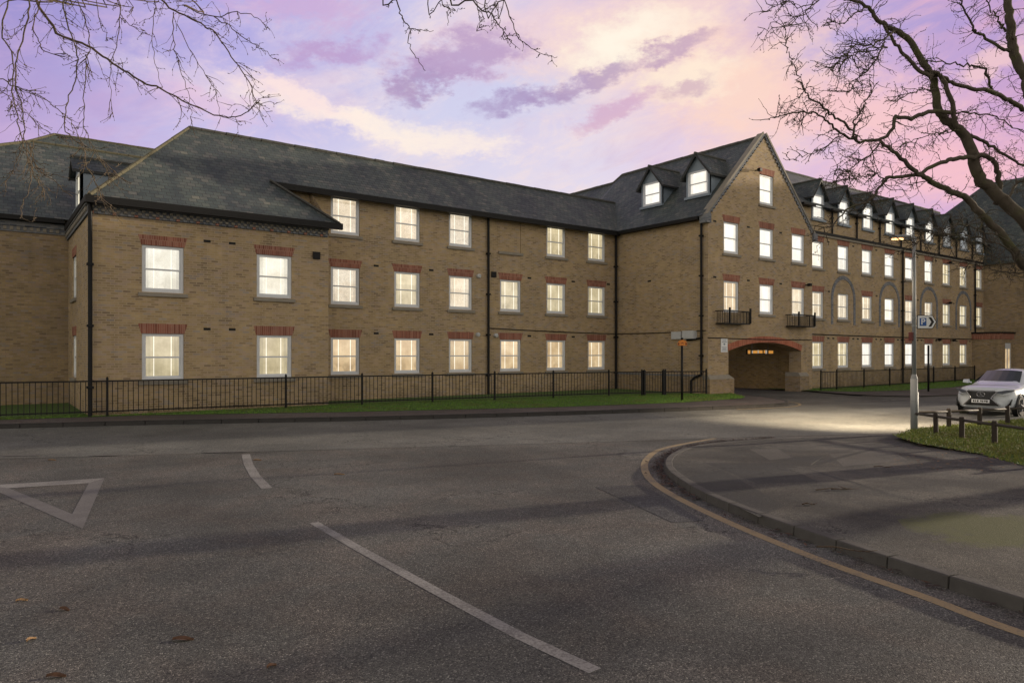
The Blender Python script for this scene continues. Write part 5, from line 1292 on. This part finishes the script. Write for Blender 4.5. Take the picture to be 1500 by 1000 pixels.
HANG = [
 ([(20, -60), (53, 0), (85, 48), (128, 67), (166, 93), (202, 117), (237, 131), (275, 150), (320, 171), (352, 170), (381, 147)], BD, BD - 1.5, 5.5, 1.4, 26, .45, F1),
 ([(200, -70), (237, 0), (256, 16), (294, 34), (317, 51), (339, 83), (362, 115), (374, 147), (380, 152)], BD + .5, BD - .5, 4, 1.2, 18, .4, F2),
 ([(230, -40), (269, 6), (314, 24), (346, 18), (378, 27), (390, 42)], BD + .5, BD - .5, 2.8, .8, 10, .35, F2),
 ([(314, 25), (336, 38), (365, 61), (387, 75), (408, 90)], BD, BD - .6, 2, .7, 10, .3, None),
 ([(254, 18), (254, 58), (262, 96), (275, 134), (282, 179)], BD, BD - .2, 1.8, .7, 10, .28, None),
 ([(259, 35), (282, 80), (307, 118), (320, 150), (321, 182)], BD, BD, 1.4, .6, 8, .25, None),
 ([(170, -50), (174, 0), (174, 45), (166, 83), (160, 122), (166, 172)], BD - .5, BD - .3, 2.4, .7, 12, .3, F1),
 ([(222, -50), (227, 0), (222, 58), (229, 99), (237, 130)], BD - .5, BD - .5, 1.8, .7, 8, .25, F1),
 ([(14, -50), (10, 0), (2, 48), (19, 83), (19, 134), (26, 173), (34, 208), (44, 243), (58, 272)], BD - 1, BD - .6, 3.2, .9, 22, .35, F1),
 ([(40, -50), (42, 0), (38, 42), (26, 77), (23, 122), (33, 166), (36, 205), (48, 235), (70, 259), (106, 288)], BD - 1.2, BD - .8, 3.4, .8, 22, .35, F1),
 ([(93, -40), (93, 0), (102, 42), (112, 80), (112, 112), (99, 147), (97, 192), (122, 215), (125, 240), (138, 262), (147, 288), (163, 307)], BD - .8, BD - .6, 2.8, .7, 24, .3, F1),
 ([(125, 80), (125, 106), (122, 166), (128, 198), (150, 238), (164, 266)], BD - .7, BD - .7, 1.8, .6, 16, .25, None),
 ([(112, -40), (115, 0), (125, 30), (132, 66), (125, 106)], BD - .7, BD - .7, 2.2, 1.4, 10, .3, F1),
 ([(0, 116), (30, 130), (58, 140), (90, 165), (104, 176), (118, 205), (150, 235), (172, 262)], BD - 1.5, BD - 1.2, 1.8, .6, 18, .3, None),
 ([(-20, 120), (10, 140), (26, 160), (52, 175), (70, 195), (98, 200)], BD - 1.5, BD - 1.3, 1.5, .6, 12, .25, None),
 ([(48, 205), (44, 232), (46, 250), (40, 285), (32, 300), (34, 318), (46, 325), (52, 320)], BD - 1.2, BD - 1.2, 1.5, .7, 4, .15, None),
 ([(45, 210), (52, 240), (60, 262), (64, 290)], BD - 1, BD - 1, 1.3, .6, 6, .2, None),
 ([(30, 215), (24, 240), (10, 262), (0, 272)], BD - 1, BD - 1, 1.2, .6, 6, .2, None),
 ([(66, -40), (60, 0), (50, 30), (56, 60), (70, 78), (96, 78)], BD - .3, BD - .6, 2.6, 1.2, 10, .3, F1),
 ([(130, -40), (140, 0), (150, 40), (158, 60)], BD - .4, BD - .4, 2, .8, 8, .25, F1),
 ([(176, 26), (190, 36), (205, 46), (220, 50)], BD - .5, BD - .8, 1.4, .6, 6, .2, None),
]
for lst, d0, d1, w0, w1, cnt, tl, feed in HANG: hang(bt, lst, d0, d1, w0, w1 * (1.5 if lst[-1][1] > 230 else 1), cnt, tl, 'birch_light' if lst[-1][1] > 230 else 'birch_bark', feed)
# top middle: a bough of the tree the photographer stands under
cb = Vector((-1.5, -4.0, .05))
ct = empty('bare_tree', tuple(cb), 'bare tree behind the viewpoint, its twig ends dangling at top centre', 'tree')
m = MB(); limb(m, [cb + Vector((0, 0, -.2)), cb + Vector((.1, .2, 3)), cb + Vector((.5, .6, 6)), cb + Vector((1.0, 1.4, 9))], .3, .12, 6, .03, 12); world_child('trunk', m, 'bark', ct, True)
F3 = cb + Vector((1.0, 1.4, 8.8))
for lst, d0, d1, w0, w1, cnt, tl, feed in [
 ([(560, -80), (582, 0), (590, 27), (600, 42), (598, 63), (610, 83), (623, 104)], 9, 9, 3, 1, 5, .15, F3),
 ([(600, 42), (615, 44), (635, 45)], 9, 8.9, 1.3, .6, 2, .1, None),
 ([(630, -60), (647, 0), (657, 17), (656, 38)], 9, 9, 2.6, .8, 5, .14, F3),
 ([(655, 10), (665, 15), (676, 14)], 9, 9, 1.3, .6, 2, .1, None),
 ([(660, -80), (692, 0), (717, 20), (732, 37), (740, 52), (750, 60)], 9.2, 9, 4, .9, 12, .22, F3),
 ([(695, 0), (703, 20), (702, 38), (698, 46)], 9.2, 9.2, 1.6, .6, 6, .15, None),
 ([(715, -50), (738, 0), (750, 30), (760, 57), (783, 73), (800, 80), (816, 83)], 9.2, 9, 2.6, .6, 6, .15, F3),
 ([(745, -50), (728, 0), (722, 8), (712, 14)], 9.2, 9.2, 2, .8, 5, .18, F3)]:
    hang(ct, lst, d0, d1, w0, w1, cnt, tl, 'bark', feed)

# ================================================================== LITTER
def leaf(px, py, L, rz, mat, label, z=0.006):
    m = MB(); w_ = L * .16; n = 6
    for i in range(n):
        t0, t1 = i / n, (i + 1) / n
        f = lambda t: (w_ * math.sin(math.pi * min(1, t * .95 + .05)) + .003)
        hz = lambda t: .010 + .006 * math.sin(math.pi * t * 1.5)
        m.quad((L * (t0 - .5), -f(t0), hz(t0)), (L * (t1 - .5), -f(t1), hz(t1)), (L * (t1 - .5), 0, hz(t1) - .008), (L * (t0 - .5), 0, hz(t0) - .008))
        m.quad((L * (t0 - .5), 0, hz(t0) - .008), (L * (t1 - .5), 0, hz(t1) - .008), (L * (t1 - .5), f(t1), hz(t1) + .006), (L * (t0 - .5), f(t0), hz(t0) + .006))
    o = link('fallen_leaf', m.mesh('fallen_leaf', mat)); p = gnd(px, py); o.location = (p.x, p.y, z - .004); o.rotation_euler = (0, 0, rz)
    so = o.modifiers.new('solid', 'SOLIDIFY'); so.thickness = .0015
    return tag(o, label, 'leaf', 'fallen leaves on the road')
leaf(268, 937, .15, ROTZ + .05, 'leaf_brown', 'largest curled red brown leaf lying alone on the near asphalt')
leaf(94, 893, .10, ROTZ - .3, 'leaf_brown', 'curled brown leaf on the asphalt, nearer the give way triangle')
leaf(32, 880, .085, ROTZ + .5, 'leaf_tan', 'pale tan leaf beside a white fleck at the left border of the road')
leaf(82, 991, .12, ROTZ + .1, 'leaf_brown', 'brown leaf at the very bottom edge of the road')
leaf(497, 695, .17, ROTZ + .1, 'leaf_tan', 'pale tan leaf on the road below the far grey lane')
leaf(377, 674, .14, ROTZ + .3, 'leaf_tan', 'yellowish leaf right of the short curved white line')
leaf(76, 674, .15, ROTZ, 'leaf_tan', 'pale leaf near the junction line above the give way triangle')
leaf(398, 976, .07, ROTZ + .9, 'leaf_brown', 'small brown leaf left of the long white line')
leaf(46, 937, .07, ROTZ + 1.2, 'leaf_tan', 'small tan sliver of leaf close to the curled brown leaf')
vs = MB(); rl = random.Random(5)
for k in range(900):
    i = rl.random() ** .8; j = int(10 + i * 14); j = min(j, 27) if rl.random() < .75 else rl.randrange(2, 24); f = rl.random()
    a0, b0 = Vector(nkr[j]), Vector(nkr[j + 1]); p = a0.lerp(b0, f); d = (b0 - a0).normalized(); n_ = Vector((-d.y, d.x)); p = p + n_ * abs(rl.gauss(0, .10)) + n_ * .03
    L = rl.uniform(.02, .06); t_ = rl.uniform(0, 6.28); c_, s_ = math.cos(t_) * L, math.sin(t_) * L; z = .012 + rl.uniform(0, .02)
    vs.quad((p.x - c_, p.y - s_, z), (p.x + s_ * .35, p.y - c_ * .35, z + .006), (p.x + c_, p.y + s_, z + rl.uniform(0, .02)), (p.x - s_ * .35, p.y + c_ * .35, z + .004), m=rl.choice((0, 0, 0, 1)))
o = link('leaf_litter', vs.mesh('leaf_litter', ['litter_dark', 'leaf_brown'])); tag(o, 'brown leaf litter gathered in the gutter along the curved kerb', 'leaf litter', kind='stuff')
vs = MB()
for k in range(700):
    x, y = poly_sampler([p[:2] for p in GP])() if k % 3 else (lambda q: (q.x, q.y))(gnd(rl.uniform(1310, 1500), rl.uniform(640, 690), .11))
    L = rl.uniform(.02, .05); t_ = rl.uniform(0, 6.28); c_, s_ = math.cos(t_) * L, math.sin(t_) * L; z = .145 + rl.uniform(0, .03) if k % 3 else .125
    vs.quad((x - c_, y - s_, z), (x + s_ * .4, y - c_ * .4, z + .006), (x + c_, y + s_, z + rl.uniform(0, .02)), (x - s_ * .4, y + c_ * .4, z + .004), m=rl.choice((0, 1)))
o = link('leaf_litter', vs.mesh('leaf_litter', ['leaf_brown', 'leaf_tan'])); tag(o, 'brown leaves scattered over the grass by the knee rails', 'leaf litter', kind='stuff')
def fallen(px, py, L, ang, label, sub=3):
    m = MB(); p = gnd(px, py, .125); sv = rng.getstate(); pts = [p]; d = Vector((math.cos(ang), math.sin(ang), 0)); c_ = p.copy()
    for i in range(8):
        d = (d + Vector((rng.gauss(0, .18), rng.gauss(0, .18), 0))).normalized(); c_ = c_ + d * L / 8; pts.append(Vector((c_.x, c_.y, .128 + .01 * math.sin(i))))
        if i in (2, 4, 5):
            e = Vector((d.x * .5 - d.y * rng.choice((-1, 1)), d.y * .5 + d.x * rng.choice((-1, 1)), .1)).normalized(); m.tube([c_, c_ + e * L * .12, c_ + e * L * .2 + Vector((.02, .01, 0))], [.006, .005, .002], 5)
    m.tube(pts, [.009 * (1 - i / 11) for i in range(9)], 6)
    o = link('fallen_twig', m.mesh('fallen_twig', 'twig_wood', True)); return tag(o, label, 'twig', 'fallen twigs on the pavement')
fallen(1195, 717, .65, ROTZ + .1, 'mossy twig lying across the middle of the near pavement')
fallen(1196, 800, .55, ROTZ - .15, 'forked dry twig on the pavement nearest the kerb')
fallen(1280, 683, .3, ROTZ, 'short dark twig on the pavement towards the knee rail')
fallen(1175, 738, .2, ROTZ + .3, 'short bit of twig close to the kerb stones')
